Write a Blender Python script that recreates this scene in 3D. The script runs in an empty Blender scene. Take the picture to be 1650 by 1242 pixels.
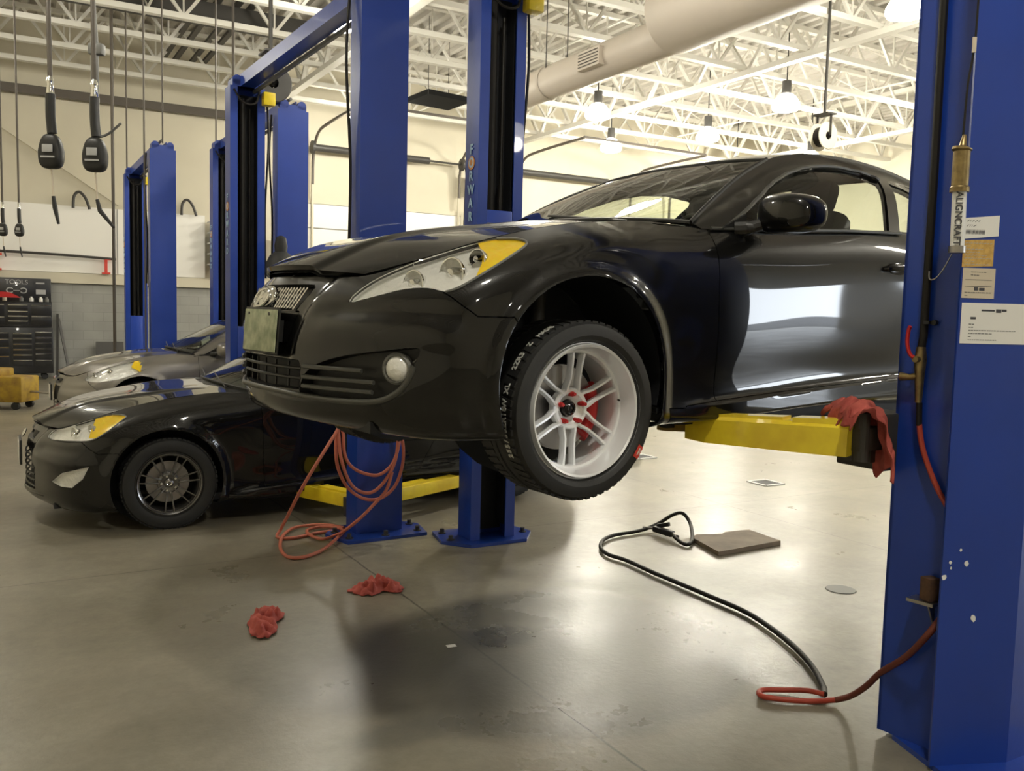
import bpy, bmesh, math, random
import numpy as np
from math import sin, cos, pi, radians
from mathutils import Vector, Matrix
random.seed(4)
SC = bpy.context.scene
COL = SC.collection

# ---------------------------------------------------------------- camera, world, exposure
FPX, PITCH, ROLL, CAMH = 1428.0, 0.081, 0.025, 1.60
cam_d = bpy.data.cameras.new('camera'); cam = bpy.data.objects.new('camera', cam_d); COL.objects.link(cam)
cam_d.sensor_width = 36.0; cam_d.lens = 36.0*FPX/1650.0; cam_d.clip_start = .05; cam_d.clip_end = 200
_F = Vector((0, cos(PITCH), -sin(PITCH))); _R0 = Vector((1, 0, 0)); _U0 = Vector((0, sin(PITCH), cos(PITCH)))
_R = _R0*cos(ROLL)+_U0*sin(ROLL); _U = _U0*cos(ROLL)-_R0*sin(ROLL)
cam.matrix_world = Matrix(((_R.x, _U.x, -_F.x, 0), (_R.y, _U.y, -_F.y, 0), (_R.z, _U.z, -_F.z, CAMH), (0, 0, 0, 1)))
SC.camera = cam
SC.view_settings.view_transform = 'Standard'; SC.view_settings.look = 'None'
SC.view_settings.gamma = 1.0; SC.view_settings.exposure = 0.0; SC.view_settings.use_curve_mapping = False
wd = bpy.data.worlds.new('daylight'); SC.world = wd; wd.use_nodes = True
wd.node_tree.nodes['Background'].inputs[0].default_value = (.86, .93, 1.0, 1)
wd.node_tree.nodes['Background'].inputs[1].default_value = 16.0

# building frame: s along the long back wall, t across the bays
BT = .526
BU = Vector((cos(BT), sin(BT), 0)); BV = Vector((-sin(BT), cos(BT), 0))
def bp(s, t, z=0.0): return BU*s+BV*t+Vector((0, 0, z))
BM = Matrix.Rotation(BT, 4, 'Z')

# high-bay lamps (s, t, power); those out of view are added for even light
LAMP_Z = 5.75
HIGH_BAYS = [(4.4, 12.9, .75), (10.9, 15.5, .95), (13.4, 12.7, 1.0), (14.3, 15.9, 1.05), (13.3, 18.3, 1.15), (17.2, 12.2, 1.1), (18.4, 16.5, 1.2),
             (7.0, 18.9, .75), (18.5, 19.3, 1.3), (-1.0, 15.0, .5), (10.6, 8.0, 1.2), (16.5, 6.5, 1.0), (4.6, 7.2, .9), (-1.2, 8.0, .6),
             (1.5, .5, 1.1), (10.5, .5, 1.0), (16.0, -.5, .9), (2.0, -7.5, .7), (10.5, -7.5, .7)]
LAMP_W = 270.0
def add_lamp_light(s, t, k):
    d = bpy.data.lights.new('high_bay_light', 'POINT'); d.shadow_soft_size = .17
    d.energy = LAMP_W*k; d.color = (1.0, .952, .82)
    o = bpy.data.objects.new('high_bay_light', d); COL.objects.link(o)
    o.location = bp(s, t, LAMP_Z-.22)
for a in HIGH_BAYS: add_lamp_light(*a)
# ---------------------------------------------------------------- car surfaces (numpy)
def nspline(t, P):
    """natural cubic spline through P (n, ...) at knots t -> evaluator"""
    n = len(t); h = np.diff(t); P = np.asarray(P, float)
    A = np.zeros((n, n)); B = np.zeros_like(P)
    A[0, 0] = A[-1, -1] = 1
    for i in range(1, n-1):
        A[i, i-1] = h[i-1]; A[i, i] = 2*(h[i-1]+h[i]); A[i, i+1] = h[i]
        B[i] = 6*((P[i+1]-P[i])/h[i] - (P[i]-P[i-1])/h[i-1])
    M = np.linalg.solve(A, B.reshape(n, -1)).reshape(P.shape)
    def ev(x):
        x = np.asarray(x, float)
        k = np.clip(np.searchsorted(t, x, side='right')-1, 0, n-2)
        sh = (len(x),)+(1,)*(P.ndim-1)
        hk = h[k].reshape(sh); a = (t[k+1]-x).reshape(sh); b = (x-t[k]).reshape(sh)
        return (M[k]*a**3+M[k+1]*b**3)/(6*hk)+(P[k]/hk-M[k]*hk/6)*a+(P[k+1]/hk-M[k+1]*hk/6)*b
    return ev

def knots(G, axis):
    D = np.linalg.norm(np.diff(G, axis=axis), axis=2)
    d = D.mean(axis=1-axis)
    d = np.sqrt(d)*.5+d*.5
    return np.concatenate([[0], np.cumsum(d)])

def patch(G, nu, nv, mirror0=False, mirror1=False, du=None):
    """bicubic surface through control grid G[u][v]; mirror0/1: continue symmetrically across y=0 before u=0 / v=end"""
    G = np.asarray(G, float); m = np.array([1, -1, 1])
    nu0 = G.shape[0]; nv0 = G.shape[1]
    if mirror0: G = np.concatenate([G[1:4][::-1]*m, G], 0)
    if mirror1: G = np.concatenate([G, G[:, -4:-1][:, ::-1]*m], 1)
    tu = knots(G, 0); tv = knots(G, 1)
    u0 = tu[3] if mirror0 else tu[0]; v1 = tv[nv0-1]
    us = np.linspace(u0, tu[-1], nu) if du is None else u0+(tu[-1]-u0)*np.asarray(du)
    A = nspline(tu, G)(us)                      # nu, nv0, 3
    S = nspline(tv, np.swapaxes(A, 0, 1))(np.linspace(tv[0], v1, nv))
    S = np.swapaxes(S, 0, 1)
    if mirror0: S[0, :, 1] = 0
    return S

SIDE = [
 # station: rows bottom -> shoulder edge
 [(.70,0,.16),(.862,0,.19),(.89,0,.30),(.895,0,.42),(.888,0,.54),(.862,0,.63),(.825,0,.70)],
 [(.68,.25,.16),(.836,.25,.187),(.860,.25,.30),(.865,.25,.42),(.857,.25,.54),(.825,.25,.63),(.78,.24,.70)],
 [(.63,.48,.155),(.752,.50,.18),(.782,.51,.30),(.788,.51,.42),(.778,.51,.54),(.738,.495,.63),(.682,.465,.70)],
 [(.55,.65,.15),(.662,.70,.175),(.695,.71,.30),(.702,.712,.42),(.690,.705,.54),(.645,.68,.64),(.545,.595,.757)],
 [(.44,.76,.15),(.545,.82,.17),(.578,.838,.29),(.582,.843,.42),(.570,.838,.55),(.51,.81,.68),(.38,.66,.82)],
 [(.33,.78,.15),(.42,.865,.17),(.44,.885,.29),(.435,.89,.42),(.42,.885,.56),(.36,.86,.725),(.24,.69,.865)],
 [(.2,.78,.15),(.2,.87,.17),(.2,.90,.29),(.2,.905,.43),(.19,.905,.60),(.15,.875,.78),(.06,.715,.91)],
 [(-.1,.78,.15),(-.1,.875,.17),(-.1,.905,.29),(-.1,.915,.45),(-.1,.925,.66),(-.12,.885,.84),(-.17,.73,.945)],
 [(-.4,.78,.16),(-.4,.90,.19),(-.4,.893,.27),(-.4,.888,.45),(-.4,.905,.66),(-.4,.885,.845),(-.42,.75,.965)],
 [(-.65,.80,.17),(-.65,.915,.20),(-.65,.884,.265),(-.65,.891,.45),(-.65,.899,.68),(-.65,.885,.85),(-.64,.815,.95)],
 [(-1.2,.80,.20),(-1.2,.918,.235),(-1.2,.884,.31),(-1.2,.891,.47),(-1.2,.902,.71),(-1.2,.885,.88),(-1.2,.835,.985)],
 [(-1.8,.80,.21),(-1.8,.918,.26),(-1.8,.888,.345),(-1.8,.894,.48),(-1.8,.908,.73),(-1.8,.893,.915),(-1.8,.835,1.03)],
 [(-2.3,.80,.20),(-2.3,.91,.25),(-2.3,.905,.33),(-2.3,.90,.48),(-2.3,.93,.74),(-2.3,.905,.93),(-2.3,.815,1.045)],
 [(-2.85,.78,.2),(-2.85,.89,.22),(-2.85,.91,.32),(-2.85,.925,.48),(-2.85,.94,.74),(-2.85,.895,.935),(-2.85,.77,1.05)],
 [(-3.2,.76,.2),(-3.25,.87,.22),(-3.27,.89,.32),(-3.28,.90,.5),(-3.27,.90,.75),(-3.25,.86,.93),(-3.22,.72,1.035)],
 [(-3.42,.70,.22),(-3.5,.80,.24),(-3.54,.82,.34),(-3.56,.83,.52),(-3.55,.82,.76),(-3.52,.78,.93),(-3.48,.67,1.02)],
 [(-3.55,.5,.22),(-3.62,.57,.24),(-3.69,.59,.34),(-3.72,.60,.5),(-3.70,.59,.76),(-3.66,.56,.94),(-3.62,.50,1.02)],
 [(-3.6,.25,.22),(-3.68,.28,.24),(-3.74,.29,.35),(-3.76,.30,.5),(-3.74,.29,.76),(-3.70,.28,.95),(-3.67,.26,1.025)],
 [(-3.61,0,.22),(-3.69,0,.24),(-3.75,0,.35),(-3.77,0,.5),(-3.75,0,.76),(-3.71,0,.95),(-3.68,0,1.03)],
]
HOOD = [  # rows front -> cowl, across centre -> edge
 [(.835,0,.722),(.825,.12,.721),(.792,.24,.718),(.745,.36,.710),(.682,.465,.702)],
 [(.69,0,.788),(.685,.13,.787),(.665,.27,.785),(.625,.43,.767),(.545,.595,.757)],
 [(.50,0,.848),(.50,.16,.850),(.49,.34,.852),(.46,.51,.832),(.38,.66,.82)],
 [(.25,0,.895),(.25,.17,.898),(.24,.36,.902),(.24,.54,.885),(.24,.69,.865)],
 [(0,0,.935),(0,.18,.936),(0,.38,.938),(.03,.56,.925),(.06,.715,.91)],
 [(-.20,0,.962),(-.20,.19,.963),(-.19,.39,.965),(-.18,.57,.956),(-.17,.73,.945)],
 [(-.375,0,.984),(-.385,.2,.986),(-.41,.40,.985),(-.44,.59,.975),(-.42,.75,.965)],
]
RAIL = [(-.60,.775,.975),(-.80,.715,1.10),(-1.02,.655,1.225),(-1.25,.60,1.33),(-1.5,.575,1.392),(-1.8,.565,1.42),
        (-2.15,.56,1.415),(-2.5,.565,1.37),(-2.85,.585,1.27),(-3.12,.61,1.13),(-3.28,.63,1.05)]
BELT = [(-.62,.815,.95),(-.85,.83,.962),(-1.05,.835,.975),(-1.25,.837,.99),(-1.5,.838,1.01),(-1.8,.837,1.03),
        (-2.15,.825,1.04),(-2.5,.81,1.047),(-2.85,.775,1.05),(-3.12,.74,1.04),(-3.26,.715,1.035)]
def greenhouse_side():
    G = []
    for i, (K, B) in enumerate(zip(RAIL, BELT)):
        K = np.array(K); B = np.array(B); a = min(1, i/3)
        w = min(1., abs(K[2]-B[2])/.25)
        row = [B]
        for t in (.33, .66):
            p = B+(K-B)*t; p[1] += .022*w; row.append(p)
        row.append(K+np.array([0, .022, -.045])*w)
        row.append(K)
        G.append(row)
    return np.array(G)
def windshield_ctrl():
    return np.array([
     [(-.42,0,1.012),(-.44,.25,1.008),(-.49,.50,.998),(-.545,.66,.987),(-.60,.775,.975)],
     [(-.66,0,1.118),(-.67,.24,1.115),(-.705,.48,1.112),(-.75,.62,1.108),(-.80,.715,1.10)],
     [(-.91,0,1.235),(-.92,.22,1.233),(-.95,.43,1.232),(-.985,.56,1.228),(-1.02,.655,1.225)],
     [(-1.17,0,1.345),(-1.18,.2,1.343),(-1.20,.39,1.340),(-1.225,.51,1.335),(-1.25,.60,1.33)]])
def roof_ctrl():
    R = RAIL
    Z = {3:1.345, 4:1.42, 5:1.447, 6:1.437, 7:1.395, 8:1.29, 9:1.145, 10:1.055}
    X = {3:-1.17, 4:-1.47, 5:-1.8, 6:-2.17, 7:-2.54, 8:-2.9, 9:-3.2, 10:-3.38}
    G = []
    for i in range(3, 11):
        k = np.array(R[i]); c = np.array([X[i], 0, Z[i]])
        row = []
        for t in (0, .35, .65, .87, 1):
            p = c+(k-c)*t; p[2] = k[2]+(c[2]-k[2])*(1-t**3.0); p[0] = c[0]+(k[0]-c[0])*t*t
            row.append(p)
        G.append(row)
    return np.array(G)
def side_surface(arch=(.015, .345, .378), rear_arch=(-2.82, .345, .375), nu=300, nv=56, bulge=.014, G=None, ridge=1.0):
    S = patch(SIDE if G is None else G, nu, nv, mirror0=True)
    for cx, cz, r in (arch, rear_arch):                 # rolled wheel arch lips
        d = np.hypot(S[..., 0]-cx, S[..., 2]-cz)-r
        k = np.clip(1-np.abs(d-.01)/.055, 0, 1); k = k*k*(3-2*k)
        k = k*(S[..., 2] > cz-.2)
        S[..., 1] += bulge*k
    x, z = S[..., 0], S[..., 2]; zt = .250+(-.5-x)*.069       # upright face of the side skirt
    k = np.clip((zt-z)/.020+.5, 0, 1)*np.clip((z-zt+.085)/.02, 0, 1)*np.clip((-.46-x)/.16, 0, 1)*np.clip((x+2.45)/.25, 0, 1)
    S[..., 1] += (.914-S[..., 1])*k*(S[..., 1] > .8)
    if ridge:                                            # sculpted front: sunk centre section, full lower corner
        x, y, z = S[..., 0].copy(), np.abs(S[..., 1]), S[..., 2]
        yc = .235+np.clip(z-.40, 0, .4)*.42; k = np.clip((yc-y)/.035+.5, 0, 1); k = k*k*(3-2*k)
        fr = np.clip((x-.55)/.1, 0, 1)*np.clip((z-.36)/.06, 0, 1)
        S[..., 0] -= ridge*.014*k*fr
        g = np.exp(-((z-.50)/.045)**2)*np.clip((y-.30)/.12, 0, 1)*np.clip((x-.45)/.15, 0, 1)
        S[..., 0] += ridge*.008*g; S[..., 1] += ridge*.006*g
        g = np.exp(-((z-.575-.02*(y-.5))/.03)**2)*np.clip((y-.35)/.12, 0, 1)*np.clip((x-.5)/.1, 0, 1)
        S[..., 0] -= ridge*.010*g; S[..., 1] -= ridge*.006*g
    return S
# ---------------------------------------------------------------- materials
def _mat(name):
    m = bpy.data.materials.new(name); m.use_nodes = True
    nt = m.node_tree; return m, nt, nt.nodes['Principled BSDF']
def pm(name, col, rough=.5, metal=0., coat=0., spec=.5, emit=None, es=0., noise=None, bump=None, trans=0.):
    m, nt, b = _mat(name)
    b.inputs['Base Color'].default_value = (*col, 1); b.inputs['Roughness'].default_value = rough
    b.inputs['Metallic'].default_value = metal; b.inputs['Coat Weight'].default_value = coat
    b.inputs['Coat Roughness'].default_value = .03; b.inputs['Specular IOR Level'].default_value = spec
    if emit: b.inputs['Emission Color'].default_value = (*emit, 1); b.inputs['Emission Strength'].default_value = es
    tc = nt.nodes.new('ShaderNodeTexCoord')
    if noise:                                     # (scale, other colour, amount)
        n = nt.nodes.new('ShaderNodeTexNoise'); n.inputs['Scale'].default_value = noise[0]; n.inputs['Detail'].default_value = 6
        r = nt.nodes.new('ShaderNodeValToRGB'); r.color_ramp.elements[0].position = .5-noise[2]; r.color_ramp.elements[1].position = .5+noise[2]
        r.color_ramp.elements[0].color = (*noise[1], 1); r.color_ramp.elements[1].color = (*col, 1)
        nt.links.new(tc.outputs['Object'], n.inputs['Vector']); nt.links.new(n.outputs['Fac'], r.inputs['Fac'])
        nt.links.new(r.outputs['Color'], b.inputs['Base Color'])
    if bump:
        n = nt.nodes.new('ShaderNodeTexNoise'); n.inputs['Scale'].default_value = bump[0]; n.inputs['Detail'].default_value = 4
        k = nt.nodes.new('ShaderNodeBump'); k.inputs['Strength'].default_value = bump[1]; k.inputs['Distance'].default_value = bump[2] if len(bump) > 2 else .01
        nt.links.new(tc.outputs['Object'], n.inputs['Vector']); nt.links.new(n.outputs['Fac'], k.inputs['Height'])
        nt.links.new(k.outputs['Normal'], b.inputs['Normal'])
    return m
def glassm(name, tint, ior=1.5, rough=.0):
    """thin sheet glass: tinted see-through with a fresnel reflection"""
    m = bpy.data.materials.new(name); m.use_nodes = True; nt = m.node_tree; nt.nodes.clear()
    o = nt.nodes.new('ShaderNodeOutputMaterial'); mx = nt.nodes.new('ShaderNodeMixShader')
    t = nt.nodes.new('ShaderNodeBsdfTransparent'); t.inputs[0].default_value = (*tint, 1)
    g = nt.nodes.new('ShaderNodeBsdfGlossy'); g.inputs['Roughness'].default_value = rough
    fr = nt.nodes.new('ShaderNodeFresnel'); ge = nt.nodes.new('ShaderNodeNewGeometry'); mr = nt.nodes.new('ShaderNodeMapRange'); mr.inputs[3].default_value = ior; mr.inputs[4].default_value = 1/ior
    nt.links.new(ge.outputs['Backfacing'], mr.inputs[0]); nt.links.new(mr.outputs[0], fr.inputs[0])
    nt.links.new(fr.outputs[0], mx.inputs[0]); nt.links.new(t.outputs[0], mx.inputs[1]); nt.links.new(g.outputs[0], mx.inputs[2])
    nt.links.new(mx.outputs[0], o.inputs['Surface']); return m
M = {}
M['paint_black'] = pm('paint_black', (.0035, .0035, .0034), .30, 0, 1.0, .12)
M['paint_black2'] = pm('paint_black2', (.004, .004, .004), .3, 0, 1.0, .12)
M['paint_silver'] = pm('paint_silver', (.25, .235, .215), .35, .75, 1.0)
M['paint_lift'] = pm('paint_lift', (.010, .050, .35), .36, 0, .25, .5, noise=(3.0, (.008, .041, .29), .3), bump=(30, .05, .01))
M['blue_bright'] = pm('blue_bright', (.016, .06, .42), .35, 0, .2)
M['dark_inner'] = pm('dark_inner', (.012, .013, .016), .6)
M['black_plastic'] = pm('black_plastic', (.014, .014, .014), .45)
M['gloss_black'] = pm('gloss_black', (.006, .006, .006), .12)
M['rubber'] = pm('rubber', (.018, .018, .018), .62, bump=(60, .15, .004))
M['rim_silver'] = pm('rim_silver', (.90, .91, .93), .30, .30, .4)
M['rim_dark'] = pm('rim_dark', (.16, .155, .15), .25, .8, .5)
M['chrome'] = pm('chrome', (.85, .85, .83), .08, 1.0)
M['reflector'] = pm('reflector', (.93, .93, .91), .28, .25, bump=(22, .6, .02))
M['steel'] = pm('steel', (.42, .40, .38), .35, 1.0)
M['brake_disc'] = pm('brake_disc', (.38, .37, .37), .32, 1.0)
M['red_metal'] = pm('red_metal', (.50, .02, .02), .35, .3)
M['red_plastic'] = pm('red_plastic', (.62, .05, .03), .4)
M['amber'] = pm('amber', (1.0, .80, .02), .22, 0, .6, noise=(40, (1.0, .58, .0), .4))
M['lens'] = glassm('lens', (.95, .95, .94), 1.45)
M['window_glass'] = glassm('window_glass', (.80, .83, .78), 1.5)
M['windshield_glass'] = glassm('windshield_glass', (.72, .77, .68), 1.5)
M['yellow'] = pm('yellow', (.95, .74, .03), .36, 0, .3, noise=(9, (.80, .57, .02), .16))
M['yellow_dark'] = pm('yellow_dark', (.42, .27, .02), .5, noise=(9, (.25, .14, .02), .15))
M['cream'] = pm('cream', (.64, .595, .475), .75, noise=(1.2, (.58, .535, .42), .3))
M['cream_right'] = pm('cream_right', (.74, .70, .58), .75, noise=(1.2, (.68, .64, .52), .3))
M['white_board'] = pm('white_board', (.83, .81, .76), .5)
M['truss'] = pm('truss', (.66, .64, .58), .5)
M['matte_black'] = pm('matte_black', (.01, .01, .01), .9, spec=.1)
M['deck'] = pm('deck', (.50, .475, .43), .6)
M['duct'] = pm('duct', (.62, .55, .47), .5, noise=(2, (.56, .50, .43), .3))
M['dark_steel'] = pm('dark_steel', (.045, .042, .038), .5)
M['pipe_brown'] = pm('pipe_brown', (.09, .075, .06), .5)
M['grey_plastic'] = pm('grey_plastic', (.16, .16, .15), .5)
M['hose_black'] = pm('hose_black', (.014, .012, .010), .5, spec=.25)
M['hose_brown'] = pm('hose_brown', (.16, .035, .02), .5)
M['hose_red'] = pm('hose_red', (.42, .055, .03), .45)
M['hose_coral'] = pm('hose_coral', (.58, .17, .11), .5)
M['rag_red'] = pm('rag_red', (.52, .115, .09), .9, noise=(18, (.36, .06, .05), .2), bump=(120, .5, .004))
M['wood_board'] = pm('wood_board', (.26, .20, .14), .7, noise=(7, (.17, .13, .09), .2))
M['paper'] = pm('paper', (.86, .85, .82), .6)
M['paper_yellow'] = pm('paper_yellow', (.68, .44, .12), .6, noise=(60, (.55, .33, .08), .1))
M['paper_tan'] = pm('paper_tan', (.66, .58, .46), .6)
M['ink'] = pm('ink', (.06, .06, .07), .6)
M['ink_grey'] = pm('ink_grey', (.42, .42, .42), .6)
M['decal_blue'] = pm('decal_blue', (.45, .66, .85), .5)
M['decal_orange'] = pm('decal_orange', (.75, .32, .06), .5)
M['white_paint'] = pm('white_paint', (.85, .85, .83), .5)
M['plate'] = pm('plate', (.55, .60, .42), .45, noise=(22, (.28, .33, .20), .16))
M['brass'] = pm('brass', (.42, .32, .14), .4, .9, noise=(40, (.18, .13, .07), .3))
M['rust'] = pm('rust', (.13, .065, .03), .8, noise=(30, (.06, .03, .02), .2))
M['tool_black'] = pm('tool_black', (.012, .012, .013), .3, 0, .4)
M['seat'] = pm('seat', (.02, .019, .018), .7)
M['lamp_glow'] = pm('lamp_glow', (1, 1, 1), .3, emit=(1, .95, .80), es=24)
M['grey_trim'] = pm('grey_trim', (.07, .07, .062), .42)
M['tyre_white'] = pm('tyre_white', (.62, .62, .58), .7)

# ---------------------------------------------------------------- mesh helpers
class MB:
    def __init__(s): s.v = []; s.f = []
    def add(s, vs, fs, M4=None):
        n = len(s.v)
        s.v += [tuple((M4 @ Vector(p)) if M4 is not None else p) for p in vs]
        s.f += [tuple(i+n for i in f) for f in fs]; return s
    def box(s, c, sz, R=None, bev=0.0):
        x, y, z = sz[0]/2, sz[1]/2, sz[2]/2; c = Vector(c)
        if bev <= 0:
            P = [Vector((a*x, b*y, d*z)) for d in (-1, 1) for b in (-1, 1) for a in (-1, 1)]
            F = [(0, 2, 3, 1), (4, 5, 7, 6), (0, 1, 5, 4), (2, 6, 7, 3), (0, 4, 6, 2), (1, 3, 7, 5)]
        else:
            bm = bmesh.new(); bmesh.ops.create_cube(bm, size=1)
            for q in bm.verts: q.co = Vector((q.co.x*sz[0], q.co.y*sz[1], q.co.z*sz[2]))
            bmesh.ops.bevel(bm, geom=bm.edges[:], offset=bev, segments=2, profile=.6, affect='EDGES', clamp_overlap=True)
            bm.verts.index_update(); P = [q.co.copy() for q in bm.verts]; F = [[q.index for q in f.verts] for f in bm.faces]; bm.free()
        P = [(R @ p if R is not None else p)+c for p in P]
        return s.add([tuple(p) for p in P], F)
    def bar(s, p, q, w, h=None, up=(0, 0, 1), bev=0.):
        p = Vector(p); q = Vector(q); d = q-p; L = d.length
        if L < 1e-6: return s
        x = d/L; u = Vector(up)
        if abs(x.dot(u)) > .98: u = Vector((1, 0, 0)) if abs(x.x) < .9 else Vector((0, 1, 0))
        y = u.cross(x).normalized(); z = x.cross(y)
        R = Matrix((x, y, z)).transposed()
        return s.box((p+q)/2, (L, w, h or w), R, bev)
    def tube(s, pts, r, n=8, cap=True, closed=False):
        pts = [Vector(p) for p in pts]; N = len(pts); rr = r if isinstance(r, (list, tuple)) else [r]*N
        vs = []; prev = None
        for i, p in enumerate(pts):
            if closed: t = pts[(i+1) % N]-pts[i-1]
            else: t = pts[min(i+1, N-1)]-pts[max(i-1, 0)]
            t.normalize()
            if prev is None:
                a = Vector((0, 0, 1)) if abs(t.z) < .9 else Vector((1, 0, 0)); a = (a-t*a.dot(t)).normalized()
            else:
                a = prev-t*prev.dot(t); a.normalize()
            prev = a; b = t.cross(a)
            for k in range(n):
                g = 2*pi*k/n; vs.append(tuple(p+(a*cos(g)+b*sin(g))*rr[i]))
        fs = []
        for i in range(N if closed else N-1):
            j = (i+1) % N
            for k in range(n): fs.append((i*n+k, i*n+(k+1) % n, j*n+(k+1) % n, j*n+k))
        if cap and not closed:
            fs.append(tuple(range(n-1, -1, -1))); fs.append(tuple((N-1)*n+k for k in range(n)))
        return s.add(vs, fs)
    def cyl(s, p, q, r, n=20, r2=None): return s.tube([p, q], [r, r if r2 is None else r2], n)
    def lathe(s, prof, n=48, c=(0, 0, 0), axis='Y', closed=False):
        vs = []; N = len(prof); c = Vector(c)
        for (r, h) in prof:
            for k in range(n):
                g = 2*pi*k/n; a, b = r*cos(g), r*sin(g)
                p = {'Y': (a, h, b), 'Z': (a, b, h), 'X': (h, a, b)}[axis]; vs.append(tuple(Vector(p)+c))
        fs = []
        for i in range(N if closed else N-1):
            j = (i+1) % N
            for k in range(n): fs.append((i*n+k, i*n+(k+1) % n, j*n+(k+1) % n, j*n+k))
        return s.add(vs, fs)
    def prism(s, poly, o, ux, uy, h):
        """polygon (2D) in frame o+ux*x+uy*y extruded by vector h"""
        o = Vector(o); ux = Vector(ux); uy = Vector(uy); h = Vector(h); n = len(poly)
        vs = [tuple(o+ux*x+uy*y) for x, y in poly]+[tuple(o+ux*x+uy*y+h) for x, y in poly]
        fs = [tuple(range(n-1, -1, -1)), tuple(range(n, 2*n))]+[(i, (i+1) % n, n+(i+1) % n, n+i) for i in range(n)]
        return s.add(vs, fs)
    def build(s, name, mat, parent=None, smooth=35, label=None, mw=None, fix=True):
        me = bpy.data.meshes.new(name); me.from_pydata(s.v, [], s.f)
        if fix:
            bm = bmesh.new(); bm.from_mesh(me); bmesh.ops.recalc_face_normals(bm, faces=bm.faces[:]); bm.to_mesh(me); bm.free()
        return link(name, me, mat, parent, smooth, label, mw)
def link(name, me, mat, parent=None, smooth=35, label=None, mw=None):
    me.materials.append(M[mat] if isinstance(mat, str) else mat)
    if smooth:
        me.shade_smooth(); me.set_sharp_from_angle(angle=radians(smooth))
    o = bpy.data.objects.new(name, me); COL.objects.link(o)
    if parent is not None: o.parent = parent
    if mw is not None: o.matrix_local = mw
    if label: o['label'] = label
    return o
def tag(o, label=None, cat=None, group=None, kind=None):
    if label: o['label'] = label
    if cat: o['category'] = cat
    if group: o['group'] = group
    if kind: o['kind'] = kind
    return o
def empty(name, loc=(0, 0, 0), rz=0., mw=None):
    o = bpy.data.objects.new(name, None); COL.objects.link(o); o.empty_display_size = .2
    if mw is not None: o.matrix_world = mw
    else: o.location = loc; o.rotation_euler = (0, 0, rz)
    return o
def kids(o): return [c for c in COL.objects if c.parent == o]
def copy_tree(o, parent=None):
    allo = list(COL.objects)
    ch = {}
    for c in allo:
        if c.parent: ch.setdefault(c.parent.name, []).append(c)
    def rec(x, par):
        c = x.copy(); COL.objects.link(c); c.parent = par
        for k in ch.get(x.name, []): rec(k, c)
        return c
    return rec(o, parent)
def spl(pts, n=10, closed=False):
    """Catmull-Rom resample"""
    P = [Vector(p) for p in pts]; N = len(P); out = []
    rng = range(N if closed else N-1)
    for i in rng:
        if closed: a, b, c, d = P[i-1], P[i], P[(i+1) % N], P[(i+2) % N]
        else: a, b, c, d = P[max(i-1, 0)], P[i], P[i+1], P[min(i+2, N-1)]
        for k in range(n):
            t = k/n; out.append(.5*((2*b)+(c-a)*t+(2*a-5*b+4*c-d)*t*t+(3*b-a-3*c+d)*t**3))
    if not closed: out.append(P[-1])
    return out
def text(name, body, size, mat, parent, mw, depth=.001, align='CENTER', sx=1.0, bold=0.0, space=1.0):
    c = bpy.data.curves.new(name, 'FONT'); c.body = body; c.size = size; c.extrude = depth; c.align_x = align; c.align_y = 'CENTER'
    c.offset = bold; c.space_character = space
    t = bpy.data.objects.new(name, c); COL.objects.link(t)
    dg = bpy.context.evaluated_depsgraph_get(); me = bpy.data.meshes.new_from_object(t.evaluated_get(dg))
    bpy.data.objects.remove(t); bpy.data.curves.remove(c)
    me.materials.clear()
    o = link(name, me, mat, parent, 0, None, mw @ Matrix.Diagonal((sx, 1, 1, 1)))
    return o
def frame(o, x, y):
    """matrix with local x, y along given directions at o"""
    x = Vector(x).normalized(); z = x.cross(Vector(y)).normalized(); y = z.cross(x)
    m = Matrix((x, y, z)).transposed().to_4x4(); m.translation = Vector(o); return m
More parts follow.
